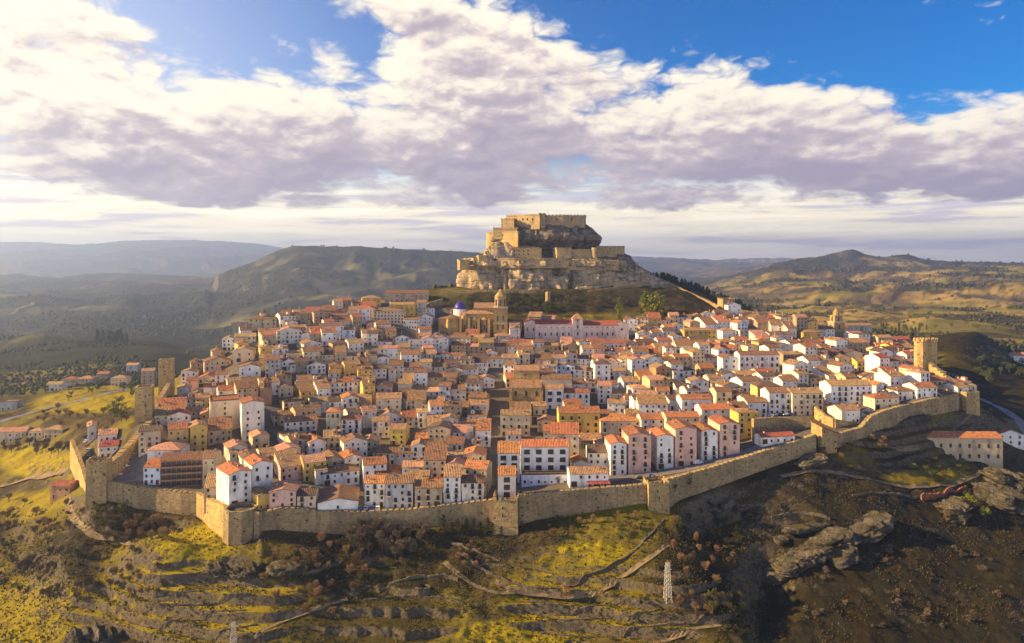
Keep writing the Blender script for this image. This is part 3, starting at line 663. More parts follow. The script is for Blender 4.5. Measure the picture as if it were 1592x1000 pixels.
def build_castle():
    rng = random.Random(5)
    cx, cy_, cz = P(846, 352, 722)
    root = empty('castle', (0, 0, 0)); tag(root, 'ruined stone castle crowning the tall cliff above the town', 'castle')
    st = M['castlestone']
    def part(name, pts, top, bot, Yr, m=st, lines=True, mh=1.0):
        mb = MB(); pprism(mb, pts, top, bot, Yr)
        if lines:
            zt = -(top - HY) / F * Yr
            q = [((p - CX) / F * Y, Y) for p, Y in pts]
            for i in range(len(q)):
                if (Vector(q[i]) - Vector(q[(i + 1) % len(q)])).length > 4: crenel_line(mb, q[i], q[(i + 1) % len(q)], (zt - .5, zt - .5), (zt + mh, zt + mh * rng.uniform(.6, 1.2)), .8, rng, 2.2, 1.2, mh * .9)
        return mb.build(name, m, root)
    part('keep_tower', [(779, 727), (799, 722), (802, 738), (784, 742)], 341, 356, 726)
    part('keep', [(787, 740), (809, 730), (839, 716), (845, 745), (790, 752)], 334.5, 357, 724)
    part('curtain_wall', [(842, 724), (876, 721), (909, 726), (911, 740), (842, 742)], 335.5, 354, 724)
    part('turret', [(838, 718), (847, 718), (848, 726), (838, 726)], 333, 355, 720)
    part('lower_wall', [(767, 722), (804, 716), (806, 730), (770, 735)], 355, 372, 718)
    part('bastion', [(756, 738), (760, 731), (805, 708), (808, 724), (764, 742)], 361, 384, 711, M['towerstone'])
    pal = part('palace', [(786, 716), (793, 709), (842, 708), (842, 722), (788, 724)], 386.5, 402, 710, M['towerstone'], lines=False)
    mb = MB(); z = P(793, 386.4, 710)[2]
    q = [((p - CX) / F * Y, Y) for p, Y in [(784.5, 716), (792, 708), (843, 707), (843.5, 724), (786, 725)]]
    c = np.mean(q, 0); mb.prism(q, z, z + 2.6, top=[tuple(np.array(p) * .55 + c * .45) for p in q]); mb.build('roof', M['r_brown'], root)
    slit_windows(root, M['glass'], [(*P(x, y, 708.4), 0) for x in (800, 807, 814, 821, 829, 836) for y in (391.5, 397)], 1.1, 1.7)
    slit_windows(root, M['glass'], [(*P(x, 343, Y), 0) for x, Y in ((813, 721.2), (820, 720.5), (828, 719.8), (866, 721.4), (889, 722.6))], 1.3, 2.4)
    part('tower', [(860, 712), (866, 706), (888, 706), (888, 716), (861, 718)], 386.5, 406, 708)
    part('terrace_wall', [(888, 710), (921, 711), (921, 716), (888, 716)], 389, 410, 710)
    mb = MB(); X, Y, Z = P(925, 385, 712); mb.prism(ngon(14, 3.3, 0, X, Y), Z - 16, Z); mb.build('round_tower', st, root)
    part('east_wall', [(929, 716), (969, 720), (971, 727), (930, 724)], 384, 400, 718)
    part('bulwark', [(772, 704), (800, 698), (846, 697), (884, 699), (884, 707), (774, 710)], 402, 417, 699, lines=True, mh=.6)
    part('ramp_wall', [(884, 700), (930, 702), (962, 708), (962, 713), (884, 707)], 405, 420, 702, mh=.6)
    part('gate_tower', [(711, 706), (715, 699), (729, 699), (730, 708)], 405, 420, 701, M['towerstone'])
    part('guard_house', [(741, 707), (744, 702), (756, 702), (757, 709)], 397, 407, 704, M['towerstone'], lines=False)
    X, Y, Z = P(852, 333, 722); mb = MB(); mb.tube((X, Y, Z - 1), (X, Y, Z + 7), .12, .06); mb.build('flagpole', M['iron'], root)
build_castle()

# ------------------------------------------------------------------ town wall and its towers
def top_z(py, Y): return -(py - HY) / F * Y
def wall_run(label, pts, thick=2.4, down=3.0, m='wallstone', name='town_wall', cat='wall', group='sections of the town wall', mh=.38, seed=0, inner=None):
    """pts: (column, depth, row of the top)"""
    rng = random.Random(seed); mb = MB()
    q = [((p - CX) / F * Y, Y, top_z(t, Y)) for p, Y, t in pts]
    # cut each leg into bits so the foot follows the ground
    for (x0, y0, z0), (x1, y1, z1) in zip(q, q[1:]):
        n = max(1, int(math.hypot(x1 - x0, y1 - y0) / 7))
        for i in range(n):
            f0, f1 = i / n, (i + 1) / n
            a = (x0 + (x1 - x0) * f0, y0 + (y1 - y0) * f0); b = (x0 + (x1 - x0) * f1, y0 + (y1 - y0) * f1)
            d = Vector((b[0] - a[0], b[1] - a[1])).normalized(); nx, ny = d.y * 2.0, -d.x * 2.0
            g0 = min(gz1(a[0] + nx, a[1] + ny), gz1(*a), gz1(a[0] - nx, a[1] - ny)) - down
            g1 = min(gz1(b[0] + nx, b[1] + ny), gz1(*b), gz1(b[0] - nx, b[1] - ny)) - down
            za, zb = z0 + (z1 - z0) * f0, z0 + (z1 - z0) * f1
            crenel_line(mb, a, b, (min(g0, za - 2), min(g1, zb - 2)), (za + rng.uniform(-.12, .12), zb + rng.uniform(-.12, .12)), thick, rng, 1.7, .9, mh)
    o = mb.build(name, M[m]); tag(o, label, cat, group); return o
wall_run('low curving stone town wall along the car park street below the balcony hotel', [(164, 345, 747), (190, 344.4, 750), (215, 343.6, 754), (240, 343, 758), (262, 341.5, 761), (285, 340, 764), (308, 339, 766)], seed=1)
wall_run('short sunlit town wall joining the octagonal corner tower to the curving wall', [(308, 339, 766), (330, 325, 776), (353, 312.5, 787)], 2.0, 5, 'towerstone', seed=2)
wall_run('long stone town wall between the octagonal corner tower and the alley tower', [(399, 308, 795), (406, 311, 796), (432, 314, 789), (466, 315.5, 788), (497, 316.4, 793), (544, 317, 794), (575, 318, 794), (634, 319, 791), (712, 320, 782), (768, 320, 776)], seed=3)
wall_run('stone town wall under the white apartments between the two square front towers', [(806, 321, 768.5), (834, 323, 765), (870, 324.6, 762), (900, 326, 760), (950, 328.5, 756), (1004, 331, 752)], seed=4)
wall_run('tall stone town wall climbing beside the street of pink and white apartments', [(1036, 332, 744), (1056, 335, 739), (1120, 345, 720.5), (1180, 354.5, 702), (1225, 362, 688), (1266, 368.4, 674.5)], seed=5)
wall_run('stone town wall stepping up past the terraces beyond the red roofed tower', [(1296, 374, 675), (1337, 385, 663.5), (1351, 389, 647), (1374, 396, 637), (1400, 403, 630), (1452, 418, 618), (1488, 430, 611)], seed=6)
wall_run('sunlit stepped town wall rising to the great twin gate towers', [(1506, 438, 603), (1490, 446, 596), (1474, 456, 586), (1458, 464, 573), (1446, 469, 563)], 2.6, 4, 'towerstone', mh=1.0, seed=7)
wall_run('sunlit town wall climbing from the square tower to the tall tower above the meadow', [(162, 350, 722), (180, 357, 711), (200, 371, 690), (220, 387, 668), (238, 402, 648)], 3.0, 4, 'towerstone', seed=8)
wall_run('short town wall between the two tall towers on the meadow side', [(236, 404, 640), (248, 428, 620), (262, 452, 596)], 2.6, 4, 'towerstone', seed=9)
wall_run('stone retaining wall under the terrace road with parked cars', [(112, 405, 684), (121, 385, 705), (130, 368, 730), (138, 352, 757)], 2.0, 5, 'towerstone', 'retaining_wall', 'wall', None, .15, seed=10)
wall_run('long stone wall running down the ridge from the castle rock to the ridge tower', [(996, 712, 424), (1020, 716, 431), (1045, 712, 441), (1075, 702, 455), (1100, 690, 466), (1122, 676, 477)], 2.4, 4, seed=11)
wall_run('stone wall running down from the ridge tower behind the white houses', [(1138, 668, 479), (1180, 655, 486), (1215, 645, 493), (1262, 630, 505)], 2.4, 4, seed=12)
wall_run('pale low wall along the path at the foot of the castle cliff', [(692, 686, 452), (740, 685, 450.5), (800, 684, 450.5), (845, 684, 451)], 1.2, 2, 'towerstone', 'path_wall', 'wall', None, .1, seed=13)
wall_run('grey stone wall climbing the slope right of the castle cliff foot', [(915, 688, 452), (950, 692, 447), (985, 698, 440), (1006, 704, 433)], 1.4, 2, 'wallstone', 'path_wall', 'wall', None, .1, seed=14)
wall_run('stone retaining wall below the parked cars right of the ochre tower block', [(1170, 374, 651), (1200, 380, 648), (1228, 384, 650), (1252, 383, 655)], 1.6, 3, 'wallstone', 'retaining_wall', 'wall', None, .15, seed=15)
wall_run('sunlit zigzag terrace wall behind the red roofed tower', [(1268, 402, 632), (1283, 392, 645), (1297, 386, 651), (1318, 390, 655), (1340, 394, 652), (1352, 396, 640)], 1.6, 3, 'towerstone', 'terrace_wall', 'wall', None, .2, seed=16)
wall_run('low stone retaining wall under the church garden below the castle', [(655, 640, 478), (668, 650, 470), (688, 655, 464)], 1.6, 3, 'wallstone', 'retaining_wall', 'wall', None, .2, seed=17)

def hollow_tower(label, cxp, Y, wid, top, base, sides=4, ph=math.pi / 4, m='towerstone', merl=True, seed=0, rot=0.0, extra=4):
    X = (cxp - CX) / F * Y; z1 = top_z(top, Y); z0 = min(top_z(base, Y), gz1(X, Y - wid / 2), gz1(X, Y)) - extra
    root = empty('wall_tower', (X, Y, top_z(base, Y)), rot); b = root.location.z
    tag(root, label, 'tower', 'towers of the town wall')
    rng = random.Random(seed)
    r = wid / 2 / math.cos(math.pi / sides)
    mb = MB(); o = ngon(sides, r, ph); i_ = ngon(sides, r - 1.1, ph); ob = ngon(sides, r * 1.05, ph)
    n = sides; h = z1 - b; dn = z0 - b
    vs = [(x, y, dn) for x, y in ob] + [(x, y, h) for x, y in o] + [(x, y, h) for x, y in i_] + [(x, y, h - 1.6) for x, y in i_]
    fs = []
    for k in range(3): fs += [(k * n + j, k * n + (j + 1) % n, (k + 1) * n + (j + 1) % n, (k + 1) * n + j) for j in range(n)]
    fs.append(tuple(range(3 * n, 4 * n)))
    mb.add(vs, fs); mb.build('shaft', M[m], root)
    if merl:
        mb = MB()
        for j in range(n):
            crenel_line(mb, [(x * .985) for x in o[j]], [(x * .985) for x in o[(j + 1) % n]], (h - .02, h - .02), (h + 1.1, h + 1.1), .55, rng, 1.3, 1.0, 1.08)
        mb.build('battlement', M[m], root)
    slit_windows(root, M['iron'], [(rng.uniform(-1.5, 1.5), -r * math.cos(math.pi / sides) - .12, h * f, 0) for f in (.45, .7)] if sides == 4 else [], .45, 1.3, 'arrow_slit')
    return root
hollow_tower('square stone tower at the left end of the curving wall', 154, 346, 8.6, 716, 768, seed=1, rot=R(12))
hollow_tower('big octagonal corner tower nearest the grassy spur', 374.5, 312, 13.0, 788, 843, 8, math.pi / 8, m='wallstone', merl=False, seed=2)
hollow_tower('square wall tower at the foot of the shaded alley', 787, 320, 10.6, 772, 818, seed=3, rot=R(-4))
hollow_tower('square wall tower at the foot of the street of pink apartments', 1020, 332, 9.3, 748, 791, seed=4, rot=R(5))
hollow_tower('broad plain corner tower at the right end of the town wall', 1500, 436, 10.5, 607, 640, seed=5, rot=R(20), merl=False)
hollow_tower('tall plain square tower above the green meadow', 225, 403, 8.4, 600, 655, seed=6, rot=R(18), merl=False)
hollow_tower('second tall square tower standing beyond the meadow tower', 259, 458, 8.2, 558, 602, seed=7, rot=R(18), merl=False)
hollow_tower('small square tower on the ridge wall below the pine wood', 1129, 672, 11.5, 465, 489, seed=8, rot=R(10), m='wallstone')
def roofed_tower():
    Y = 372; X = (1281 - CX) / F * Y; b = top_z(712, Y)
    root = empty('wall_tower', (X, Y, b), R(14)); tag(root, 'square wall tower with sloping red tiled roof', 'tower', 'towers of the town wall')
    h0, h1 = top_z(668, Y) - b, top_z(658, Y) - b; w = 4.3
    mb = MB(); vs = [(-w, -w, -5), (w, -w, -5), (w, w, -5), (-w, w, -5), (-w, -w, h1 - 1.2), (w, -w, h0 - 1.2), (w, w, h0 - .2), (-w, w, h1 - .2)]
    mb.add(vs, [(0, 1, 5, 4), (1, 2, 6, 5), (2, 3, 7, 6), (3, 0, 4, 7), (4, 5, 6, 7)]); mb.build('shaft', M['towerstone'], root)
    mb = MB(); e = w + .4; vs = [(-e, -e, h1 - 1.1), (e, -e, h0 - 1.2), (e, e, h0 - .1), (-e, e, h1)]
    mb.add(vs + [(x, y, z + .35) for x, y, z in vs], [(0, 1, 5, 4), (1, 2, 6, 5), (2, 3, 7, 6), (3, 0, 4, 7), (4, 5, 6, 7), (3, 2, 1, 0)]); mb.build('roof', M['r_rust'], root)
roofed_tower()
def gate_towers():
    Y = 474; X = (1439 - CX) / F * Y; b = top_z(602, Y); h = top_z(531, Y) - b
    root = empty('gate_tower', (X, Y, b), R(8)); tag(root, 'great crenellated twin gate tower lit yellow on its left side', 'tower')
    rng = random.Random(4)
    for sx in (-1, 1):
        o = ngon(8, 4.2, math.pi / 8, sx * 3.2, 0)
        mb = MB(); mb.prism(o, -6, h); mb.build('shaft', M['towerstone'], root)
        mb = MB()
        for j in range(8): crenel_line(mb, [o[j][0], o[j][1]], [o[(j + 1) % 8][0], o[(j + 1) % 8][1]], (h - .05, h - .05), (h + 2.2, h + 2.2), .8, rng, 1.3, 1.1, 1.9)
        mb.build('battlement', M['towerstone'], root)
    slit_windows(root, M['iron'], [(-3.2, -3.95, h * .7, 0), (3.2, -3.95, h * .55, 0)], .5, 1.6, 'arrow_slit')
gate_towers()
def low_tower():
    mb = MB(); X, Y, Z = at(852, 468); mb.prism(ngon(6, 2.8, .3, X, Y), Z - 3, Z + 8.5, top=ngon(6, 2.5, .3, X, Y))
    tag(mb.build('watch_turret', M['towerstone']), 'small lone stone turret in the park below the castle cliff', 'turret')
low_tower()
# ------------------------------------------------------------------ buildings
TAN = math.tan
_mesh = {}
def win_mesh(kind):
    if kind in _mesh: return _mesh[kind]
    mb = MB()
    if kind == 'window':
        mb.box(-.48, .48, -.05, .10, 0, 1.35, 0); mb.box(-.52, -.44, -.09, .10, 0, 1.35, 1); mb.box(.44, .52, -.09, .10, 0, 1.35, 1)
        mb.box(-.04, .04, -.08, .10, 0, 1.35, 1); mb.box(-.60, .60, -.16, .10, -.14, 0, 2)
    elif kind == 'small':
        mb.box(-.36, .36, -.05, .10, 0, .85, 0); mb.box(-.42, .42, -.12, .10, -.1, 0, 2)
    elif kind == 'tall':
        mb.box(-.62, .62, -.05, .10, 0, 2.15, 0); mb.box(-.68, -.50, -.10, .10, 0, 2.15, 1); mb.box(.50, .68, -.10, .10, 0, 2.15, 1); mb.box(-.05, .05, -.08, .10, 0, 2.15, 1)
    elif kind == 'door':
        mb.box(-.62, .62, -.05, .10, 0, 2.2, 0); mb.box(-.78, -.62, -.10, .10, 0, 2.35, 1); mb.box(.62, .78, -.10, .10, 0, 2.35, 1); mb.box(-.62, .62, -.10, .10, 2.2, 2.35, 1)
    elif kind == 'garage':
        mb.box(-1.3, 1.3, -.05, .10, 0, 2.5, 0); mb.box(-1.45, -1.3, -.10, .10, 0, 2.65, 1); mb.box(1.3, 1.45, -.10, .10, 0, 2.65, 1)
    elif kind == 'balcony':
        mb.box(-1.15, 1.15, -.85, .10, -.16, 0, 1)
        mb.box(-1.15, 1.15, -.85, -.80, .95, 1.02, 0); mb.box(-1.15, -1.10, -.80, 0, .95, 1.02, 0); mb.box(1.10, 1.15, -.80, 0, .95, 1.02, 0)
        for i in range(9): x = -1.12 + i * .28; mb.box(x - .02, x + .02, -.84, -.81, 0, .95, 0)
    elif kind == 'loggia':
        mb.box(-1.35, 1.35, -.06, .10, 0, 2.2, 0); mb.box(-1.35, 1.35, -.42, .10, -.12, 0, 2); mb.box(-1.35, 1.35, -.42, -.36, 0, .95, 1); mb.box(-.06, .06, -.1, .1, .95, 2.2, 1)
    mats = {'window': [M['glass'], M['shutter'], M['sill']], 'small': [M['glass'], M['shutter'], M['sill']], 'tall': [M['glass'], M['shutter']], 'door': [M['doorwood'], M['sill']],
            'garage': [M['doorwood'], M['sill']], 'balcony': [M['iron'], M['sill']], 'loggia': [M['glass'], M['shutter'], M['sill']]}[kind]
    _mesh[kind] = mb.mesh(kind, mats); return _mesh[kind]
_wins = {}
def fit(root, name, kind, x, y, z, rz=0.0, s=(1, 1, 1)):
    o = bpy.data.objects.new(name, win_mesh(kind)); o.location = (x, y, z)
    if rz: o.rotation_euler = (0, 0, rz)
    if s != (1, 1, 1): o.scale = s
    return put(o, root)

def body_mesh(mb, w, d, h, rtype, pitch, found=5.0, mi=0, M_=None):
    """walls of a house with its gables; front at y = -d/2"""
    a, b = w / 2, d / 2
    if rtype == 'gable':
        r = h + b * TAN(pitch); pr = [(-b, -found), (b, -found), (b, h), (0, r), (-b, h)]
        vs = [(-a, y, z) for y, z in pr] + [(a, y, z) for y, z in pr]
    elif rtype == 'cross':
        r = h + a * TAN(pitch); pr = [(-a, -found), (a, -found), (a, h), (0, r), (-a, h)]
        vs = [(x, b, z) for x, z in pr] + [(x, -b, z) for x, z in pr]
    elif rtype == 'mono':
        r = h + d * TAN(pitch); pr = [(-b, -found), (b, -found), (b, r), (-b, h)]
        vs = [(-a, y, z) for y, z in pr] + [(a, y, z) for y, z in pr]
    else:
        pr = [(-b, -found), (b, -found), (b, h), (-b, h)]
        vs = [(-a, y, z) for y, z in pr] + [(a, y, z) for y, z in pr]
    n = len(pr)
    fs = [(i, (i + 1) % n, n + (i + 1) % n, n + i) for i in range(n)] + [tuple(range(n - 1, -1, -1)), tuple(range(n, 2 * n))]
    fs = [tuple(reversed(f)) for f in fs]
    mb.add(vs, fs, mi, M_)
def roof_mesh(mb, w, d, h, rtype, pitch, mi=0, M_=None, ov=.45, th=.22, jit=None):
    """ridge along x (for 'cross' the caller turns it)"""
    a, b = w / 2 + .22, d / 2 + ov
    z0 = h - ov * TAN(pitch) + .03
    if rtype in ('gable', 'cross'):
        r = h + (d / 2) * TAN(pitch) + .03
        vs = []
        n = 7
        for k in range(n):                               # the ridge and eaves sag a little
            x = -a + 2 * a * k / (n - 1); j = (jit.uniform(-.07, .07) if jit else 0) - .12 * math.sin(math.pi * k / (n - 1))
            j = j if jit else 0
            j = max(j, 0) if not jit else j + .16
            vs += [(x, -b, z0 + j * .6), (x, 0, r + j), (x, b, z0 + j * .6), (x, b, z0 + th + j * .6), (x, 0, r + th + j), (x, -b, z0 + th + j * .6)]
        fs = []
        for k in range(n - 1):
            for i in range(6): fs.append((k * 6 + i, (k + 1) * 6 + i, (k + 1) * 6 + (i + 1) % 6, k * 6 + (i + 1) % 6))
        for k in (0, n - 1):
            o = k * 6; fs += [(o, o + 1, o + 4, o + 5), (o + 1, o + 2, o + 3, o + 4)]
        mb.add(vs, fs, mi, M_)
    elif rtype == 'hip':
        rl = max(w / 2 - d / 2, .0); rr = h + (d / 2) * TAN(pitch)
        if w < d: rl = 0; rr = h + (w / 2) * TAN(pitch)
        a = w / 2 + ov
        vs = [(-a, -b, z0), (a, -b, z0), (a, b, z0), (-a, b, z0), (-a, -b, z0 + th), (a, -b, z0 + th), (a, b, z0 + th), (-a, b, z0 + th), (-rl, 0, rr + th), (rl + .01, 0, rr + th)]
        mb.add(vs, [(3, 2, 1, 0), (0, 1, 5, 4), (1, 2, 6, 5), (2, 3, 7, 6), (3, 0, 4, 7), (4, 5, 9, 8), (6, 7, 8, 9), (5, 6, 9), (7, 4, 8)], mi, M_)
    elif rtype == 'mono':
        r = h + (d + ov) * TAN(pitch) + .03
        vs = [(-a, -b, z0), (a, -b, z0), (a, b, r), (-a, b, r)]
        vs += [(x, y, z + th) for x, y, z in vs]
        mb.add(vs, [(3, 2, 1, 0), (0, 1, 5, 4), (1, 2, 6, 5), (2, 3, 7, 6), (3, 0, 4, 7), (4, 5, 6, 7)], mi, M_)
    else:
        a2, b2 = w / 2 + .05, d / 2 + .05
        for x0, x1, y0, y1 in ((-a2, a2, -b2, -b2 + .3), (-a2, a2, b2 - .3, b2), (-a2, -a2 + .3, -b2 + .3, b2 - .3), (a2 - .3, a2, -b2 + .3, b2 - .3)): mb.box(x0, x1, y0, y1, h - .1, h + .7, mi, M_)
        mb.box(-a2 + .3, a2 - .3, -b2 + .3, b2 - .3, h - .1, h + .12, mi, M_)

PROT = []      # (left, right, lowest row that must stay visible, depth): fronts that the lesser houses may not hide
FOOT = []       # every building's footprint: x, y, radius, half sizes, turn
def free(x, y, w, d, rz, slack=.82):
    for fx, fy, fw, fd, fr in FOOT:
        dx, dy = x - fx, y - fy
        if abs(dx) + abs(dy) > 60: continue
        c, s = math.cos(fr), math.sin(fr); lx, ly = dx * c + dy * s, -dx * s + dy * c
        k = abs(math.cos(rz - fr)); q = abs(math.sin(rz - fr))
        ew, ed = (w * k + d * q) / 2, (w * q + d * k) / 2
        if abs(lx) < (fw / 2 + ew) * slack and abs(ly) < (fd / 2 + ed) * slack: return False
    return True

def make_building(loc, rz, w, d, h, floors, wall, roof, rtype, cols, rng, name='house', pitch=R(19), balconies=0, chimneys=1, side=0, style='window', found=6.0, back=False, ground='door', ext=False, dorm=False, root=None):
    root = root or empty(name, loc, rz)
    mb = MB(); body_mesh(mb, w, d, h, rtype, pitch, found); mb.build('wall', M[wall], root)
    mb = MB()
    if rtype == 'cross':
        roof_mesh(mb, d, w, h, rtype, pitch, jit=rng); mb.build('roof', M[roof], root, (0, 0, 0), R(90))
    else:
        roof_mesh(mb, w, d, h, rtype, pitch, jit=rng if rtype == 'gable' else None); mb.build('roof', M[roof], root)
    fh = h / floors; y = -d / 2
    xs = [(-w / 2 + w * (i + .5) / cols) for i in range(cols)]
    bal = 0
    for f in range(floors):
        z = f * fh
        for i, x in enumerate(xs):
            if rng.random() < .16 and style == 'window': continue
            if style == 'window': x += rng.uniform(-.22, .22)
            if f == 0 and ground == 'door':
                fit(root, 'door', 'garage' if rng.random() < .3 and w / cols > 3 else 'door', x, y, .05) if (i == 0 or rng.random() < .4) else fit(root, 'window', 'window', x, y, .95)
            elif style == 'loggia': fit(root, 'window', 'loggia', x, y, z + .35, s=(min(1.0, w / cols / 3.0), 1, 1))
            elif style == 'arcade': fit(root, 'window', 'tall', x, y, z + .3)
            else:
                if balconies and bal < balconies and f > 0 and rng.random() < .6:
                    fit(root, 'window', 'tall', x, y, z + .2); fit(root, 'balcony', 'balcony', x, y, z + .2, s=(min(1, w / cols / 2.5), 1, 1)); bal += 1
                else: fit(root, 'window', 'small' if (f == floors - 1 and rng.random() < .45) else 'window', x, y, z + (.9 if fh > 2.6 else .6))
    ns = max(1, int(d / 4.0))
    for s in ((-1,) if side == -1 else (1,) if side == 1 else (-1, 1) if side == 2 else ()):
        for f in range(floors if rtype != 'flat' else floors):
            for j in range(ns):
                if rng.random() < .35 and style == 'window': continue
                fit(root, 'window', 'small' if style == 'window' else 'window', s * w / 2, -d / 2 + d * (j + .5) / ns, f * fh + .9, s * R(90))
    for k in range(chimneys):
        cx_ = rng.uniform(-.38, .38) * w; cyy = rng.uniform(-.3, .35) * d
        zt = {'gable': h + (d / 2 - abs(cyy)) * TAN(pitch), 'cross': h + (w / 2 - abs(cx_)) * TAN(pitch), 'mono': h + (cyy + d / 2) * TAN(pitch), 'hip': h + .5, 'flat': h}[rtype]
        mb = MB(); cw = rng.uniform(.28, .48); mb.box(-cw, cw, -.32, .32, -.6, 1.15, 0); mb.box(-cw - .1, cw + .1, -.42, .42, 1.15, 1.3, 1)
        mb.build('chimney', [M['brickstack'], M[roof]], root, (cx_, cyy, zt))
    if ext:
        ew, ed, eh = w * rng.uniform(.35, .6), rng.uniform(2.5, 4.5), h * rng.uniform(.45, .8); ex = rng.choice([-1, 1]) * (w - ew) / 2 * .95; ey = (d / 2 + ed / 2 - .3) if rng.random() < .5 else -(d / 2 + ed / 2 - .3)
        mb = MB(); body_mesh(mb, ew, ed, eh, 'mono', R(12), found); o = mb.build('extension', M[wall if rng.random() < .6 else 'offwhite'], root, (ex, ey, 0), 0.0 if ey < 0 else math.pi)
        mb = MB(); roof_mesh(mb, ew, ed, eh, 'mono', R(12)); mb.build('roof', M[rng.choice(['r_brown', 'r_tan', roof])], o)
        if ey < 0: fit(o, 'window', 'window', 0, -ed / 2, eh - 2.3)
    if dorm and rtype == 'gable':
        x = rng.uniform(-.25, .25) * w; yy = -d * .22; z = h + (d / 2 + yy) * TAN(pitch)
        mb = MB(); body_mesh(mb, 2.2, 2.6, 1.6, 'cross', R(18), 1.2); o = mb.build('dormer', M[wall], root, (x, yy, z))
        mb = MB(); roof_mesh(mb, 2.6, 2.2, 1.6, 'cross', R(18), ov=.25); r = mb.build('roof', M[roof], o, (0, 0, 0), R(90)); fit(o, 'window', 'small', 0, -1.3, .5)
    FOOT.append((loc[0], loc[1], w, d, rz))
    return root

def land(label, pl, pr, eave, base, d, wall, roof, rtype='gable', floors=3, cols=3, rot=0.0, name='house', cat='house', group=None, **kw):
    """a building given by the columns and rows of its front"""
    rng = random.Random(int(pl * 7 + base))
    pc = (pl + pr) / 2; X, Y, Z = at(pc, base)
    rz = R(rot); u = (pc - CX) / F
    w = (pr - pl) * Y / F / (math.cos(rz) - u * math.sin(rz)); h = (base - eave) / F * Y
    cx_, cy_ = X - math.sin(rz) * d / 2, Y + math.cos(rz) * d / 2
    root = make_building((cx_, cy_, Z), rz, w, d, h, floors, wall, roof, rtype, cols, rng, name, **kw)
    tag(root, label, cat, group); PROT.append((pl, pr, eave + .72 * (base - eave), Y))
    return root, w, d, h, Y

LM = []          # landmarks that labels can lean on: phrase, x, y
def lm(phrase, r): LM.append((phrase, r[0].location.x, r[0].location.y)); return r
A = 'apartment_building'; AC = 'apartment block'
# the street of tall narrow blocks by the right front wall
k = 'tall narrow blocks in the stepped row behind the town wall'
lm('the first white slab block', land('white tall narrow block at the lower end of the stepped row', 949, 974, 691, 739, 15, 'white', 'r_orange', 'cross', 6, 2, 3, A, AC, k, balconies=6, side=-1, chimneys=1, pitch=R(15)))
lm('the first pink slab block', land('pink tall block between the two lowest white blocks of the stepped row', 977, 1012, 678, 736, 16, 'pink', 'r_rust', 'cross', 6, 2, 3, A, AC, k, balconies=8, side=-1, chimneys=1, pitch=R(14)))
lm('the middle white slab block', land('white tall narrow block between two pink blocks, nearest the corner wall tower', 1022, 1047, 679, 729, 15, 'white', 'r_orange', 'cross', 6, 2, 4, A, AC, k, balconies=6, side=-1, chimneys=1, pitch=R(15)))
lm('the middle pink slab block', land('pink tall block in the middle of the stepped row beside the parked white van', 1050, 1083, 668, 725, 16, 'pink', 'r_rust', 'cross', 6, 2, 4, A, AC, k, balconies=8, side=-1, chimneys=1, pitch=R(14)))
lm('the upper white slab block', land('white tall narrow block next to the topmost pink block of the stepped row', 1091, 1116, 671, 716, 15, 'white', 'r_rust', 'cross', 6, 2, 5, A, AC, k, balconies=6, side=-1, chimneys=1, pitch=R(15)))
lm('the topmost pink slab block', land('pink tall block at the upper end of the stepped row beside the ochre block', 1119, 1150, 660, 709, 16, 'pink', 'r_rust', 'cross', 6, 2, 5, A, AC, k, balconies=8, side=-1, chimneys=1, pitch=R(14)))
lm('the ochre tower block', land('ochre five storey block with small windows right of the topmost pink block', 1148, 1181, 642, 681, 11, 'yellow', 'r_tan', 'hip', 5, 3, 6, A, AC, balconies=3, side=-1, pitch=R(14)))
lm('the cream hipped block', land('broad cream apartment block with orange hipped roof behind the stepped row', 934, 997, 655, 690, 15, 'cream', 'r_orange', 'hip', 4, 5, 2, A, AC, balconies=5, side=-1, pitch=R(18)))
lm('the yellow balcony block', land('long yellow apartment block with rust roof and brown loggias', 869, 933, 643, 686, 14, 'yellow', 'r_rust', 'gable', 4, 5, 1, A, AC, balconies=7, side=-1))
land('white terrace block with rust roof behind the lowest pink block', 997, 1034, 652, 686, 11, 'offwhite', 'r_rust', 'gable', 4, 3, 3, A, AC, balconies=3)
land('cream terrace block with red orange roof behind the middle pink block', 1036, 1088, 649, 684, 11, 'cream', 'r_orange', 'gable', 4, 4, 4, A, AC, balconies=4)
land('white terrace block with long orange roof behind the topmost pink block', 1091, 1143, 637, 668, 12, 'white', 'r_orange', 'gable', 4, 4, 4, A, AC, balconies=4, side=-1)
land('white apartment house with rust roof and tall chimneys above the terrace blocks', 1060, 1107, 621, 652, 11, 'white', 'r_rust', 'gable', 3, 4, 4, A, AC, balconies=4, side=-1, chimneys=3)
lm('the low red-roofed house', land('long low white house with dark red roof beside the wall and the retaining wall', 1184, 1236, 679, 690, 7, 'white', 'r_red', 'gable', 1, 5, 10, 'house', 'house', side=-1, found=1.2))
# around the alley tower
lm('the big white balcony block', land('wide white apartment block with orange red roof above the blue fronted annexe', 810, 884, 695, 744, 12, 'white', 'r_orange', 'gable', 4, 4, 1, A, AC, style='loggia', ground='x', side=0, chimneys=2))
lm('the white alley block', land('white four storey block with orange roof right of the shaded alley', 774, 808, 705, 752, 11, 'white', 'r_orange', 'mono', 4, 2, 1, A, AC, style='loggia', ground='x', pitch=R(14)))
lm('the alley tower house', land('small white house with red roof right behind the alley wall tower', 774, 802, 741, 776, 8, 'offwhite', 'r_orange', 'mono', 3, 1, 1, style='loggia', ground='x', pitch=R(12)))
land('low white annexe with blue trim in front of the wide white apartment block', 811, 884, 738, 754, 4, 'bluewhite', 'r_dark', 'flat', 1, 7, 3, 'annexe', 'annexe', style='window', ground='x', chimneys=0)
r_ = lm('the low red awning house', land('low long house with brown roof and red awning beside the front wall', 886, 946, 737, 757, 10, 'white', 'r_tan', 'gable', 2, 5, 3, chimneys=1))
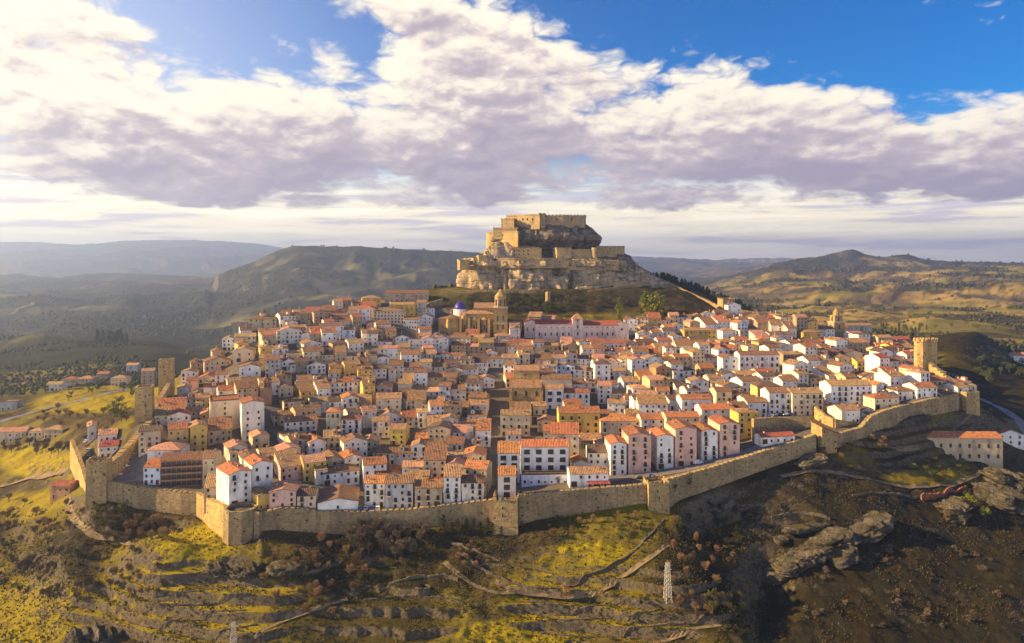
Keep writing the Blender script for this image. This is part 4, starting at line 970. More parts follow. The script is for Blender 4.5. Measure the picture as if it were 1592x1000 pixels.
mb = MB(); mb.add([(-1, -5.2, 2.6), (9.2, -5.2, 2.6), (9.2, -8.2, 2.0), (-1, -8.2, 2.0), (-1, -5.2, 2.75), (9.2, -5.2, 2.75), (9.2, -8.2, 2.15), (-1, -8.2, 2.15)], [(0, 1, 2, 3), (7, 6, 5, 4), (3, 2, 6, 7), (0, 3, 7, 4), (2, 1, 5, 6)])
for x in (-.7, 4, 8.9): mb.box(x, x + .2, -8.0, -7.8, -1, 2.05)
mb.build('awning', M['r_red'], r_[0])
lm('the tall ochre block', land('tall ochre block rising behind the wide white apartment block', 856, 900, 675, 722, 11, 'cream', 'r_orange', 'mono', 4, 3, -4, A, AC, pitch=R(16), side=-1))
land('small white house with orange roof left of the wide white apartment block', 786, 810, 676, 702, 9, 'white', 'r_tan', 'gable', 3, 2, 0, balconies=2)
lm('the tan alley house', land('tan three storey house with brown roof on the alley corner', 778, 824, 646, 678, 11, 'cream', 'r_tan', 'gable', 3, 4, -2, balconies=3, side=1))
lm('the brown balcony house', land('white house with three floors of wide brown balconies below the stone church', 848, 876, 605, 636, 10, 'white', 'r_tan', 'gable', 3, 2, 0, A, AC, style='loggia', side=0))
land('white three storey house with red roof right of the brown balcony house', 877, 917, 611, 637, 11, 'white', 'r_rust', 'gable', 3, 4, 1, A, AC, balconies=4)
# left front
lm('the balcony hotel', land('hotel with four floors of long balconies and a brown roof over the car park street', 250, 314, 716, 756, 13, 'brick', 'r_brown', 'gable', 4, 8, 12, 'hotel', 'hotel', style='loggia', ground='x', side=0))
land('cream four storey block with brown roof joined to the balcony hotel', 315, 335, 713, 757, 13, 'cream', 'r_brown', 'gable', 4, 2, 10, A, AC)
lm('the car park corner house', land('white two storey corner house with red brown roof above the car park street', 229, 280, 700, 728, 13, 'white', 'r_pinkish', 'hip', 3, 4, 4, 'house', 'house', side=-1))
land('small white house with orange roof left of the balcony hotel', 223, 249, 727, 754, 9, 'bluewhite', 'r_orange', 'mono', 3, 3, 8, pitch=R(12))
lm('the white corner apartment block', land('white corner apartment block with orange roof and balconied sunlit left side', 356, 391, 736, 786, 16, 'white', 'r_orange', 'cross', 5, 2, 40, A, AC, balconies=2, side=-1, pitch=R(14), chimneys=4))
land('tall white narrow house with yellow wall behind the white corner apartment block', 392, 424, 722, 772, 14, 'white', 'r_orange', 'cross', 4, 2, 34, balconies=1, side=-1)
lm('the long shed roofed building', land('long low building with wide orange brown roof beside the octagonal corner tower', 401, 421, 770, 792, 26, 'yellow', 'r_tan', 'cross', 1, 2, 36, 'hall', 'hall', ground='x', chimneys=0, pitch=R(13)))
lm('the peach house', land('peach three storey house with pink roof behind the front wall', 419, 460, 765, 791, 14, 'pink', 'r_pinkish', 'cross', 3, 3, 8, pitch=R(11), side=0))
land('cream two storey house with dark roof right of the peach house', 462, 491, 771, 790, 10, 'cream', 'r_dark', 'gable', 2, 2, 8, balconies=2, side=1)
lm('the white garage', land('low white garage with broad brown gable roof behind the front wall', 494, 556, 783, 796, 20, 'white', 'r_brown', 'cross', 1, 3, 10, 'garage', 'garage', chimneys=0, pitch=R(12)))
land('white four storey house with orange roof right of the white garage', 567, 598, 752, 789, 11, 'white', 'r_orange', 'gable', 4, 3, 6, balconies=4, side=1)
land('grey white four storey house with brown roof and blue ground floor behind the front wall', 599, 642, 752, 792, 12, 'grey', 'r_brown', 'gable', 4, 4, 4, balconies=4, side=1)
lm('the tan shuttered house', land('tan stone house with brown shuttered balconies close behind the front wall', 645, 687, 759, 789, 11, 'sand', 'r_brown', 'gable', 3, 3, 4, balconies=4, side=1)
   )
land('tall white house with stacked balconies right of the tan stone house', 690, 716, 742, 784, 12, 'white', 'r_tan', 'mono', 5, 2, 2, balconies=4, pitch=R(10))
lm('the alley-side white house', land('white four storey house with dark brown roof left of the shaded alley', 718, 752, 751, 780, 12, 'offwhite', 'r_brown', 'hip', 3, 3, 2, balconies=3, side=1))
# left middle
lm('the cream tower block', land('tall cream tower block with a blank wide front and red roof', 327, 373, 623, 672, 15, 'cream', 'r_rust', 'flat', 6, 1, 24, A, AC, side=-1, chimneys=1, style='window', ground='x'))
lm('the white tower block', land('tall off white tower block with stacked side balconies next to the cream one', 376, 411, 627, 684, 15, 'offwhite', 'r_rust', 'cross', 6, 2, 24, A, AC, side=-1, balconies=0, ground='x', pitch=R(12)))
lm('the bright ochre block', land('bright ochre block with tan roof below the cream tower block', 262, 292, 668, 706, 13, 'ochre', 'r_rust', 'gable', 4, 3, 26, A, AC, side=-1))
land('ochre four storey block with yellow sunlit left side below the cream tower block', 296, 322, 664, 704, 12, 'yellow', 'r_tan', 'cross', 4, 2, 28, A, AC, side=-1)
lm('the white balcony house', land('white four storey house with orange roof and many balconies in mid town', 530, 559, 653, 681, 11, 'white', 'r_orange', 'hip', 4, 3, 4, balconies=7, side=1))
land('cream four storey house with orange roof left of the white balcony house', 507, 529, 641, 679, 11, 'cream', 'r_orange', 'hip', 4, 3, 4, balconies=5)
land('white house with bright lime yellow side wall above the front terraces', 606, 630, 668, 692, 11, 'yellow', 'r_tan', 'gable', 3, 2, -4, side=1)
lm('the big cream barn house', land('big cream house with plain side wall and brown roof in mid town', 584, 624, 620, 646, 13, 'cream', 'r_tan', 'gable', 3, 3, 8, side=1))
land('wide white house with curved white gable on the upper left edge of town', 372, 405, 571, 590, 12, 'white', 'r_brown', 'cross', 3, 3, 14, pitch=R(16))
land('cream house with broad plain gable on the left edge of town', 363, 396, 546, 563, 13, 'cream', 'r_tan', 'cross', 2, 2, 16, pitch=R(18))
# upper town
def wide(label, pl, pr, eave, base, d, wall, roof, rtype, floors, cols, rot, name, cat, **kw): return land(label, pl, pr, eave, base, d, wall, roof, rtype, floors, cols, rot, name, cat, **kw)
lm('the cream palace', wide('large cream palace with four rows of windows below the castle', 581, 628, 484, 503, 18, 'cream', 'r_brown', 'hip', 4, 9, 2, 'palace', 'palace', side=1, ground='x', pitch=R(12)))
wide('long stone barracks with brown roof at the upper edge of town', 598, 666, 456, 470, 14, 'sand', 'r_brown', 'gable', 2, 9, 4, 'barracks', 'barracks', ground='x', side=-1)
wide('sunlit yellow stone hall left of the long stone barracks', 563, 592, 464, 478, 13, 'yellow', 'r_tan', 'hip', 2, 4, 14, 'hall', 'hall', ground='x', side=-1)
wide('yellow stone hall with arched upper wall behind the cream palace', 606, 644, 474, 492, 10, 'yellow', 'r_tan', 'gable', 2, 5, 2, 'hall', 'hall', ground='x')
wide('low cream building with brown roof between the palace and the church', 627, 652, 497, 512, 11, 'offwhite', 'r_brown', 'gable', 2, 6, -2, 'hall', 'hall', ground='x')
lm('the yellow seminary', wide('long yellow building with wide brown roof among the upper right houses', 1064, 1114, 514, 527, 13, 'yellow', 'r_tan', 'hip', 2, 7, 2, 'school', 'school', ground='x', side=-1, pitch=R(15)))
r_ = lm('the skyline mansion', wide('stone mansion with small roof turret on the left skyline of the town', 386, 430, 496, 513, 13, 'sand', 'r_brown', 'hip', 3, 5, 14, 'mansion', 'mansion', ground='x', side=-1))
mb = MB(); o4 = ngon(8, 2.6); mb.prism(o4, r_[3] + .5, r_[3] + 4.2); t_ = mb.build('turret', M['sand'], r_[0]); mb = MB(); mb.cone(ngon(8, 3.2), r_[3] + 4.2, (0, 0, r_[3] + 6.2)); mb.build('turret_roof', M['r_brown'], t_)
wide('ochre stone house standing left of the skyline mansion', 360, 384, 500, 518, 12, 'ochre', 'r_tan', 'gable', 3, 3, 16, 'mansion', 'mansion', side=-1)
land('narrow house wrapped in a green netted left wall on the upper left edge', 467, 484, 488, 506, 10, 'stone', 'r_brown', 'gable', 3, 2, 16)
M['greennet'] = mat('green_netting', (.16, .55, .22), (.10, .42, .16), 1.5); FOOT_N = FOOT[-1]
mb = MB(); mb.box(-.15, .15, -5.0, 5.2, .5, 9.0); X, Y, Z = at(464, 506); tag(mb.build('scaffold_net', M['greennet'], None, (X, Y + 5, Z), R(16)), 'bright green scaffold netting on the side of a narrow house', 'netting')
lm('the long white balcony row', land('long white three storey row with brown roof and balconies on the right', 1150, 1212, 552, 580, 11, 'white', 'r_brown', 'gable', 3, 8, 2, A, AC, balconies=8, side=-1))
land('white gabled house left of the long white balcony row', 1124, 1147, 557, 582, 12, 'white', 'r_brown', 'cross', 3, 2, 2, side=-1)
lm('the white tower house', land('tall white tower house with dark hipped roof right of the stone church', 925, 949, 566, 600, 9, 'white', 'r_dark', 'hip', 4, 2, 0, balconies=4, pitch=R(26)))
lm('the tall white row', land('tall white apartment row with many small balconies above the terrace walls', 1292, 1356, 600, 640, 13, 'white', 'r_tan', 'gable', 5, 7, 5, A, AC, balconies=14, side=-1))
lm('the cream row', land('tall cream and white row with tan roofs left of the taller white row', 1232, 1280, 612, 646, 12, 'cream', 'r_tan', 'gable', 4, 5, 6, A, AC, balconies=8, side=1))
land('white five storey block in the shade left of the cream row', 1196, 1230, 611, 645, 12, 'white', 'r_brown', 'gable', 4, 4, 4, A, AC, balconies=6)
land('cream two storey house with red brown roof behind the stepped wall', 1360, 1398, 619, 636, 11, 'cream', 'r_rust', 'hip', 2, 4, 10, side=-1)
land('white house with brown roof and two rows of windows near the gate towers', 1396, 1424, 608, 622, 11, 'offwhite', 'r_brown', 'hip', 2, 4, 10, side=-1)
lm('the blue-windowed house', land('white two storey house with blue windows beside the plain corner tower', 1426, 1457, 603, 618, 12, 'white', 'r_rust', 'gable', 2, 4, 10, side=-1))
land('small yellow stone house with hipped roof on the upper right', 1249, 1277, 517, 531, 10, 'yellow', 'r_tan', 'hip', 2, 3, 4, side=-1)
land('cream gabled house standing alone at the upper right edge of town', 1198, 1218, 505, 518, 9, 'offwhite', 'r_brown', 'mono', 3, 2, -10, side=-1)
land('wide ochre hall with brown roof beside the stone belfry', 1318, 1352, 533, 547, 16, 'sand', 'r_tan', 'gable', 2, 4, 8, 'hall', 'hall', side=-1)
land('long pale hall with tan roof behind the stone belfry', 1314, 1356, 506, 518, 14, 'cream', 'r_tan', 'gable', 2, 6, 4, 'hall', 'hall', ground='x')
land('low red roofed hall between the belfry and the gate towers', 1378, 1416, 528, 538, 14, 'sand', 'r_red', 'gable', 1, 4, 6, 'hall', 'hall', ground='x')
# outside the wall
lm('the long workshop', land('long tan two storey workshop with orange roof outside the wall', 1441, 1559, 681, 713, 12, 'sand', 'r_orange', 'gable', 2, 8, -3, 'workshop', 'workshop', ground='x', style='arcade', side=-1, chimneys=0))
land('white gabled house with orange roof joined behind the long tan workshop', 1551, 1592, 676, 692, 14, 'white', 'r_orange', 'cross', 2, 3, -6, side=-1)
land('small brick red cottage with lean-to below the left wall', 78, 108, 756, 776, 9, 'brick', 'r_rust', 'gable', 2, 3, -6, 'cottage', 'cottage', side=1)
land('white four storey house with pink roof on the terrace road outside the wall', 136, 150, 664, 686, 14, 'white', 'r_pinkish', 'cross', 3, 1, 30, 'villa', 'villa', side=-1)
land('long terrace house with pink roof on the terrace road outside the wall', 152, 182, 676, 698, 11, 'offwhite', 'r_pinkish', 'gable', 2, 3, 24, 'villa', 'villa', side=-1)
land('low house with red roof nearest the square tower outside the wall', 154, 184, 694, 712, 10, 'white', 'r_red', 'gable', 2, 3, 24, 'villa', 'villa', side=-1)
land('ochre tall house right behind the tall meadow tower', 219, 240, 577, 600, 11, 'sand', 'r_tan', 'gable', 4, 2, 14, 'villa', 'villa', side=-1)
kk = 'houses scattered in the left valley'
for lab, a in (('long cream farm building with pink roof at the left edge of the photograph', (-8, 40, 672, 688, 12, 'cream', 'r_pinkish', 'gable', 2, 5, 10)), ('cream house with pink hipped roof beside the long farm building', (44, 66, 671, 687, 10, 'cream', 'r_pinkish', 'hip', 2, 3, 6)),
               ('tan house with brown roof at the end of the farm buildings', (68, 97, 668, 682, 10, 'sand', 'r_tan', 'hip', 2, 4, -4)), ('grey house with flat roof beside the valley road', (0, 26, 625, 638, 11, 'grey', 'r_tan', 'flat', 1, 3, 8)),
               ('cream villa with red roof right of the valley orchard', (96, 118, 590, 602, 12, 'cream', 'r_rust', 'hip', 2, 4, 5)), ('larger tan villa with brown roof in the valley hamlet', (120, 144, 589, 600, 12, 'sand', 'r_tan', 'hip', 2, 4, 0)),
               ('white villa with wide roof in front of the valley hamlet', (72, 96, 598, 608, 11, 'offwhite', 'r_tan', 'gable', 2, 4, 5)), ('pale villa at the right end of the valley hamlet', (172, 196, 588, 600, 12, 'cream', 'r_tan', 'hip', 2, 4, 5)),
               ('white farmhouse half hidden behind the tall meadow tower', (196, 214, 568, 580, 11, 'offwhite', 'r_pinkish', 'gable', 2, 3, 5)), ('small white chalet on the far right hillside road', (1576, 1600, 553, 565, 12, 'white', 'r_orange', 'gable', 1, 3, -5)),
               ('brown roofed barn left of the pale villa', (150, 168, 582, 592, 12, 'sand', 'r_rust', 'gable', 2, 3, 0))):
    land(lab, *a, 'villa', 'villa', kk, chimneys=1)
# ------------------------------------------------------------------ churches and the convent
def buildup(root, name, pts, z0, z1, m, top=None):
    mb = MB(); mb.prism(pts, z0, z1, top=top); return mb.build(name, m, root)
def arch_mesh(w, h):
    key = ('arch', w, h)
    if key not in _mesh:
        mb = MB(); n = 7
        pr = [(-w / 2, 0), (w / 2, 0)] + [(w / 2 * math.cos(math.pi * i / n), h - w / 2 + w / 2 * math.sin(math.pi * i / n)) for i in range(n + 1)]
        k = len(pr); vs = [(x, -.08, z) for x, z in pr] + [(x, .2, z) for x, z in pr]
        mb.add(vs, [tuple(range(k)), tuple(range(2 * k - 1, k - 1, -1))] + [(i, k + i, k + (i + 1) % k, (i + 1) % k) for i in range(k)])
        _mesh[key] = mb.mesh('arched_window', M['glass'])
    return _mesh[key]
def arch(root, x, y, z, rz=0.0, w=1.2, h=2.6, name='arched_window'):
    o = bpy.data.objects.new(name, arch_mesh(w, h)); o.location = (x, y, z); o.rotation_euler = (0, 0, rz); return put(o, root)
def rect(x0, x1, y0, y1): return [(x0, y0), (x1, y0), (x1, y1), (x0, y1)]
def big_church():
    X, Y, Z = at(752, 525); s = Y / F
    root = empty('church', (X, Y, Z), 0); tag(root, 'great sandstone church with bell tower, buttressed apse and blue dome below the castle', 'church')
    px = lambda p: (p - 752) * s
    zz = lambda r: (525 - r) * s
    st = M['church']
    buildup(root, 'wall', rect(px(716), px(768), 6, 34), -8, zz(489), st)
    mb = MB(); roof_mesh(mb, px(768) - px(716), 28, zz(489), 'hip', R(15)); mb.build('roof', M['r_tan'], root, ((px(716) + px(768)) / 2, 20, 0))
    buildup(root, 'chancel', rect(px(735), px(767), 14, 40), -4, zz(481), st)
    mb = MB(); roof_mesh(mb, px(767) - px(735), 26, zz(481), 'gable', R(16)); mb.build('roof', M['r_tan'], root, ((px(735) + px(767)) / 2, 27, 0))
    # apse: three faceted chapels and tall buttresses
    for p, w in ((722, 11), (737, 13), (753, 12)):
        o = buildup(root, 'apse', ngon(8, w * s * .55, math.pi / 8, px(p), 6), -8, zz(498 if p != 722 else 492), st)
        mb = MB(); mb.cone(ngon(8, w * s * .60, math.pi / 8, px(p), 6), zz(498 if p != 722 else 492), (px(p), 6, zz(493 if p != 722 else 487))); mb.build('apse_roof', M['r_tan'], o)
        arch(root, px(p), 6 - w * s * .52, zz(514), 0, 1.3, 4.6)
    for p in (716, 729, 744, 760):
        buildup(root, 'buttress', rect(px(p) - 1.0, px(p) + 1.0, -3.0, 6), -8, zz(496), st, rect(px(p) - 1.0, px(p) + 1.0, 1.5, 6))
    # bell tower
    w = px(789) - px(767); cxx = px(778)
    tw = buildup(root, 'bell_tower', rect(cxx - w / 2, cxx + w / 2, -2, w - 2), -8, zz(479), st)
    mb = MB(); mb.box(cxx - w / 2 - .4, cxx + w / 2 + .4, -2.4, w - 1.6, zz(479), zz(479) + .6); mb.build('cornice', M['sill'], tw); mb = MB(); mb.box(cxx - w / 2 - .3, cxx + w / 2 + .3, -2.3, w - 1.7, zz(503), zz(503) + .5); mb.build('cornice', M['sill'], tw)
    w2 = w * .47
    bf = buildup(root, 'belfry', ngon(8, w2, math.pi / 8, cxx, w / 2 - 2), zz(479) + .6, zz(461), st, ngon(8, w2 * .92, math.pi / 8, cxx, w / 2 - 2))
    for i in range(8):
        a = i * math.pi / 4; arch(bf, cxx + math.sin(a) * w2 * .90, w / 2 - 2 - math.cos(a) * w2 * .90, zz(477), a, 1.6, 6.0)
    mb = MB(); mb.cone(ngon(8, w2 * .95, math.pi / 8, cxx, w / 2 - 2), zz(461), (cxx, w / 2 - 2, zz(449))); mb.build('spire', M['church'], bf)
    for i in (-1, 1):
        for r in (512, 498): arch(tw, cxx + i * w * .2, -2.0, zz(r), 0, 1.5, 4.0)
    # dome
    dx, dy = px(712), 22
    dr = buildup(root, 'drum', ngon(12, 5.3, 0, dx, dy), zz(500), zz(483.5), M['white'])
    mb = MB(); n = 16; vs = []
    for k in range(7):
        a = k / 6 * math.pi / 2; vs += [(dx + 5.0 * math.cos(a) * math.cos(t), dy + 5.0 * math.cos(a) * math.sin(t), zz(483.5) + 6.3 * math.sin(a)) for t in (2 * math.pi * i / n for i in range(n))]
    mb.add(vs, [(k * n + i, k * n + (i + 1) % n, (k + 1) * n + (i + 1) % n, (k + 1) * n + i) for k in range(6) for i in range(n)])
    M['bluetile'] = mat('blue_glazed_dome_tiles', (.035, .030, .22), (.06, .05, .30), 1.5, rough=.35); mb.build('dome', M['bluetile'], root)
    # octagonal west block
    oc = buildup(root, 'chapel', ngon(8, 8.4, math.pi / 8, px(702), 10), -8, zz(496), st)
    mb = MB(); mb.cone(ngon(8, 8.9, math.pi / 8, px(702), 10), zz(496), (px(702), 10, zz(490))); mb.build('chapel_roof', M['r_brown'], oc)
    buildup(root, 'sacristy', rect(px(681), px(700), 4, 24), -8, zz(497), st)
    mb = MB(); roof_mesh(mb, px(700) - px(681), 20, zz(497), 'hip', R(14)); mb.build('roof', M['r_brown'], root, ((px(681) + px(700)) / 2, 14, 0))
    FOOT.append((X - 8, Y + 14, 62, 44, 0)); PROT.append((678, 792, 517, Y)); PROT.append((764, 792, 512, Y)); LM.append(('the great church', X, Y))
big_church()
def convent():
    X, Y, Z = at(905, 531); s = Y / F
    root = empty('convent', (X, Y, Z), R(1.5)); tag(root, 'long pink convent with dark red roofs and a square tower with pointed roof', 'convent')
    px = lambda p: (p - 905) * s
    zz = lambda r: (531 - r) * s
    for nm, a, b, d, e in (('wing', 832, 892, 15, 504), ('wing', 904, 961, 15, 506)):
        w = px(b) - px(a); cx_ = (px(a) + px(b)) / 2
        mb = MB(); body_mesh(mb, w, d, zz(e), 'gable', R(22)); o = mb.build(nm, M['palepink'], root, (cx_, d / 2, 0))
        mb = MB(); roof_mesh(mb, w, d, zz(e), 'gable', R(22), jit=rnd); mb.build('roof', M['r_red'], o)
    mb = MB(); body_mesh(mb, px(836) - px(816), 17, zz(502), 'cross', R(20)); o = mb.build('end_wing', M['palepink'], root, (px(826), 13, 0))
    mb = MB(); roof_mesh(mb, 17, px(836) - px(816), zz(502), 'cross', R(20), jit=rnd); r = mb.build('roof', M['r_red'], o); r.rotation_euler = (0, 0, R(90))
    mb = MB(); body_mesh(mb, px(979) - px(957), 13, zz(505), 'cross', R(22)); o = mb.build('end_wing', M['palepink'], root, (px(967), 7, 0))
    mb = MB(); roof_mesh(mb, 13, px(979) - px(957), zz(505), 'cross', R(22), jit=rnd); r = mb.build('roof', M['r_rust'], o); r.rotation_euler = (0, 0, R(90))
    arch(o, 0, -6.6, zz(514), 0, 1.6, 1.9)
    w = px(906) - px(890)
    tw = buildup(root, 'tower', rect(px(890), px(906), -.6, w - .6), -8, zz(496), M['palepink'])
    mb = MB(); q = rect(px(889), px(907), -1.2, w); mb.cone(q, zz(496), (px(898), w / 2 - .6, zz(487))); mb.build('tower_roof', M['r_tan'], tw)
    for z_ in (500, 510, 521): arch(tw, px(898), -.65, zz(z_), 0, 1.3, 2.2)
    for a, b in ((834, 889), (908, 957)):
        n = 6
        for i in range(n):
            x = px(a + (b - a) * (i + .5) / n); fit(root, 'window', 'small', x, 0, zz(510)); arch(root, x, 0, zz(522), 0, 1.2, 2.7)
    for i in range(2): arch(root, px(820 + i * 10), 4.5, zz(515), 0, 1.1, 2.2)
    FOOT.append((X, Y + 9, 88, 22, 0)); PROT.append((812, 980, 527, Y)); LM.append(('the pink convent', X, Y))
convent()
def stone_church():
    X, Y, Z = at(818, 634); s = Y / F
    root = empty('stone_church', (X, Y, Z), R(-3)); tag(root, 'brown stone parish church with stepped tan roofs in the middle of town', 'church')
    px = lambda p: (p - 818) * s
    zz = lambda r: (634 - r) * s
    for a, b, e, y0, d in ((795, 841, 603, 0, 12), (797, 838, 581, 12, 18)):
        w = px(b) - px(a); mb = MB(); body_mesh(mb, w, d, zz(e), 'mono' if y0 == 0 else 'gable', R(13)); o = mb.build('nave', M['church'], root, ((px(a) + px(b)) / 2, y0 + d / 2, 0))
        mb = MB(); roof_mesh(mb, w, d, zz(e), 'mono' if y0 == 0 else 'gable', R(13)); mb.build('roof', M['r_tan'], o)
    for i in (-8, 0, 8): arch(root, i * .8, -.05, zz(616), 0, 1.3, 3.2)
    buildup(root, 'buttress', rect(px(794) - .8, px(794) + 1.0, -1.4, 1), -6, zz(606), M['church']); buildup(root, 'buttress', rect(px(842) - 1, px(842) + .8, -1.4, 1), -6, zz(606), M['church'])
    w = px(890) - px(842); mb = MB(); body_mesh(mb, w, 14, zz(592), 'gable', R(16)); o = mb.build('side_hall', M['sand'], root, ((px(842) + px(890)) / 2, 14, 0))
    mb = MB(); roof_mesh(mb, w, 14, zz(592), 'gable', R(16)); mb.build('roof', M['r_brown'], o)
    FOOT.append((X + 8, Y + 14, 40, 32, 0)); PROT.append((792, 845, 622, Y)); LM.append(('the stone church', X, Y))
stone_church()
def belfry():
    X, Y, Z = at(1305, 530); s = Y / F
    root = empty('bell_tower', (X, Y, Z), R(8)); tag(root, 'pale stone belfry with arched bell openings and small pointed top on the right', 'tower')
    zz = lambda r: (530 - r) * s
    w = 17.5 * s
    b = buildup(root, 'shaft', rect(-w / 2, w / 2, 0, w), -6, zz(502), M['towerstone'])
    mb = MB(); mb.box(-w / 2 - .4, w / 2 + .4, -.4, w + .4, zz(502), zz(502) + .6); mb.build('cornice', M['sill'], b); mb = MB(); mb.box(-w / 2 - .2, w / 2 + .2, -.2, w + .2, zz(515), zz(515) + .4); mb.build('cornice', M['sill'], b)
    c = buildup(root, 'belfry', rect(-w * .38, w * .38, w * .12, w * .88), zz(502) + .6, zz(491), M['towerstone'])
    for i in range(4):
        a = i * math.pi / 2; arch(c, math.sin(a) * w * .38, w / 2 - math.cos(a) * w * .38, zz(500), a, 1.7, 4.0)
    arch(b, 0, 0, zz(512), 0, 1.5, 3.6); arch(b, -w / 2, w / 2, zz(515), -math.pi / 2, 1.5, 3.6)
    mb = MB(); mb.prism(ngon(8, w * .27, 0, 0, w / 2), zz(491), zz(486.5)); mb.cone(ngon(8, w * .30, 0, 0, w / 2), zz(486.5), (0, w / 2, zz(479))); mb.build('lantern', M['church'], c)
    FOOT.append((X, Y + 4, 12, 12, 0)); PROT.append((1294, 1316, 523, Y)); LM.append(('the stone belfry', X, Y))
belfry()
def brick_tower():
    X, Y, Z = at(413, 630); s = Y / F
    root = empty('church_tower', (X, Y, Z), R(14)); tag(root, 'brick octagonal church tower with tiled cap among the left houses', 'tower')
    zz = lambda r: (630 - r) * s; w = 17 * s
    b = buildup(root, 'shaft', rect(-w / 2, w / 2, 0, w), -5, zz(603), M['brick'])
    c = buildup(root, 'belfry', ngon(8, w * .5, math.pi / 8, 0, w / 2), zz(603), zz(592), M['brick'])
    for i in range(8):
        a = i * math.pi / 4; arch(c, math.sin(a) * w * .465, w / 2 - math.cos(a) * w * .465, zz(602), a, 1.0, 2.6)
    mb = MB(); mb.cone(ngon(8, w * .56, math.pi / 8, 0, w / 2), zz(592), (0, w / 2, zz(586))); mb.build('cap', M['r_brown'], c)
    FOOT.append((X, Y + 4, 9, 9, 0)); PROT.append((402, 424, 620, Y)); LM.append(('the brick church tower', X, Y))
brick_tower()

# ------------------------------------------------------------------ the houses of the town, row behind row
def zone_palette(px, Y, rng):
    left = max(0.0, min(1.0, (520 - px) / 220)); right = max(0.0, min(1.0, (px - 820) / 300)); up = max(0, min(1, (Y - 440) / 120))
    opts = [('white', 3.4 + 1.6 * right - 1.2 * left), ('offwhite', 2.6), ('cream', 1.9 + 1.0 * left), ('ochre', .45 + 1.0 * left), ('yellow', .25 + .4 * left), ('sand', 1.5 + .8 * left), ('stone', .9 + .5 * up), ('pink', .35), ('grey', .7), ('bluewhite', .35 + .3 * right), ('brick', .15)]
    tot = sum(w for _, w in opts); r = rng.uniform(0, tot)
    for n, w in opts:
        r -= w
        if r <= 0: return n
    return 'white'
def pick(rng, d):
    tot = sum(d.values()); r = rng.uniform(0, tot)
    for k, v in d.items():
        r -= v
        if r <= 0: return k
    return k
SPOTS = []
def lay_out():
    rng = random.Random(77)
    for row in range(24):
        off = 8 + row * 12.0 + (row // 2) * 4.0
        px = 150.0
        blockrot = 0; left_in_block = 0
        while px < 1500:
            w = rng.uniform(7.2, 12.2)
            if rng.random() < .08: w = rng.uniform(13, 18)
            if left_in_block <= 0:
                blockrot = R(rng.uniform(-9, 9)); left_in_block = rng.randint(4, 8); px += rng.uniform(2.5, 5) / float(np.interp(px, PXG, SY) + off) * F
            yw = float(np.interp(px, PXG, SY)); Y = yw + off + rng.uniform(-1.2, 1.2) + 3.0 * math.sin(px / 90 + row)
            stp = w / Y * F; pc = px + stp / 2; px += stp * .97; left_in_block -= 1
            yr = float(np.interp(pc, Wp, WY))
            if Y - yr < 9: continue
            X = (pc - CX) / F * Y
            d = rng.uniform(10.2, 13.4)
            if float(town_mask(np.array([pc]), np.array([Y + 3]))[0]) < .55: continue
            # streets and open ground of the photograph
            if abs(pc - np.interp(Y, [320, 380, 520], [760, 768, 777])) < 2 + 900 / Y + stp * .4 and Y < 520: continue
            if 603 < pc < 616 and 430 < Y < 520: continue
            if pc < 228 and Y < 392: continue
            if 830 < pc < 866 and 372 < Y < 392: continue
            if pc > 1090 and Y - yr < 22 and pc < 1290: continue
            if 1165 < pc < 1285 and Y < 402: continue
            if 1285 < pc < 1350 and Y - yr < 14: continue
            slope = (float(np.interp(pc + 40, PXG, SY)) - float(np.interp(pc - 40, PXG, SY))) / (80 / F * Y)
            tang = math.atan(slope) * .55
            side = 0
            if pc < 700: tang = tang * .4 + R(26) * min(1, (700 - pc) / 240)
            else: tang -= R(4)
            rz = tang + blockrot + R(rng.uniform(-3, 3))
            if not free(X, Y, w, d, rz): continue
            FOOT.append((X, Y, w, d, rz))
            up = (Y - 340) / 260
            r_ = rng.random(); floors = 2 if r_ < .40 + .25 * up else 3 if r_ < .88 else 4
            h = floors * rng.uniform(2.55, 2.95) + rng.uniform(0, .6)
            # do not hide the known fronts behind
            Zg = gz1(X, Y); hp = w / 2 / Y * F
            lim = [r for a, b, r, yy in PROT if Y < yy and pc + hp > a and pc - hp < b and yy - Y < 90]
            if lim:
                zmax = -(max(lim) - HY) / F * Y - Zg - 2.2
                if h > zmax:
                    if zmax < 3.4: FOOT.pop(); continue
                    h = zmax; floors = max(1, int(h / 2.6))
            wall = zone_palette(pc, Y, rng)
            near = 1 if (off < 60 and pc > 520) else 0
            roof = 'r_' + pick(rng, {'orange': .45 + 1.8 * near, 'rust': .9 + .9 * near + (.5 if pc > 850 else 0), 'brown': 3.2, 'tan': 2.7, 'dark': .9, 'pinkish': .7, 'red': .06})
            rtype = pick(rng, {'gable': 5.5, 'cross': 2.4, 'mono': 1.0, 'hip': .6, 'flat': .2})
            SPOTS.append(dict(X=X, Y=Y, pc=pc, w=w, d=d, rz=rz, floors=floors, h=h, wall=wall, roof=roof, rtype=rtype, pitch=R(rng.uniform(14, 22)), seed=rng.randint(0, 10**6), row=row))
lay_out()
SPOTS.sort(key=lambda s: s['Y'] / (s['w'] * s['h']) ** .25)
NH = 312
NUM = ['one', 'two', 'three', 'four', 'five', 'six']
WW = {'white': 'white', 'offwhite': 'off-white', 'cream': 'cream', 'ochre': 'ochre', 'yellow': 'yellow', 'sand': 'tan', 'stone': 'brown-stone', 'pink': 'pink', 'grey': 'grey', 'bluewhite': 'bluish-white', 'brick': 'red-brown'}
RW = {'r_orange': 'orange', 'r_rust': 'rust', 'r_brown': 'brown', 'r_tan': 'tan', 'r_dark': 'dark', 'r_pinkish': 'pinkish', 'r_red': 'red'}
TW = {'gable': 'roof', 'cross': 'gable-fronted roof', 'mono': 'lean-to roof', 'hip': 'hipped roof', 'flat': 'flat roof'}
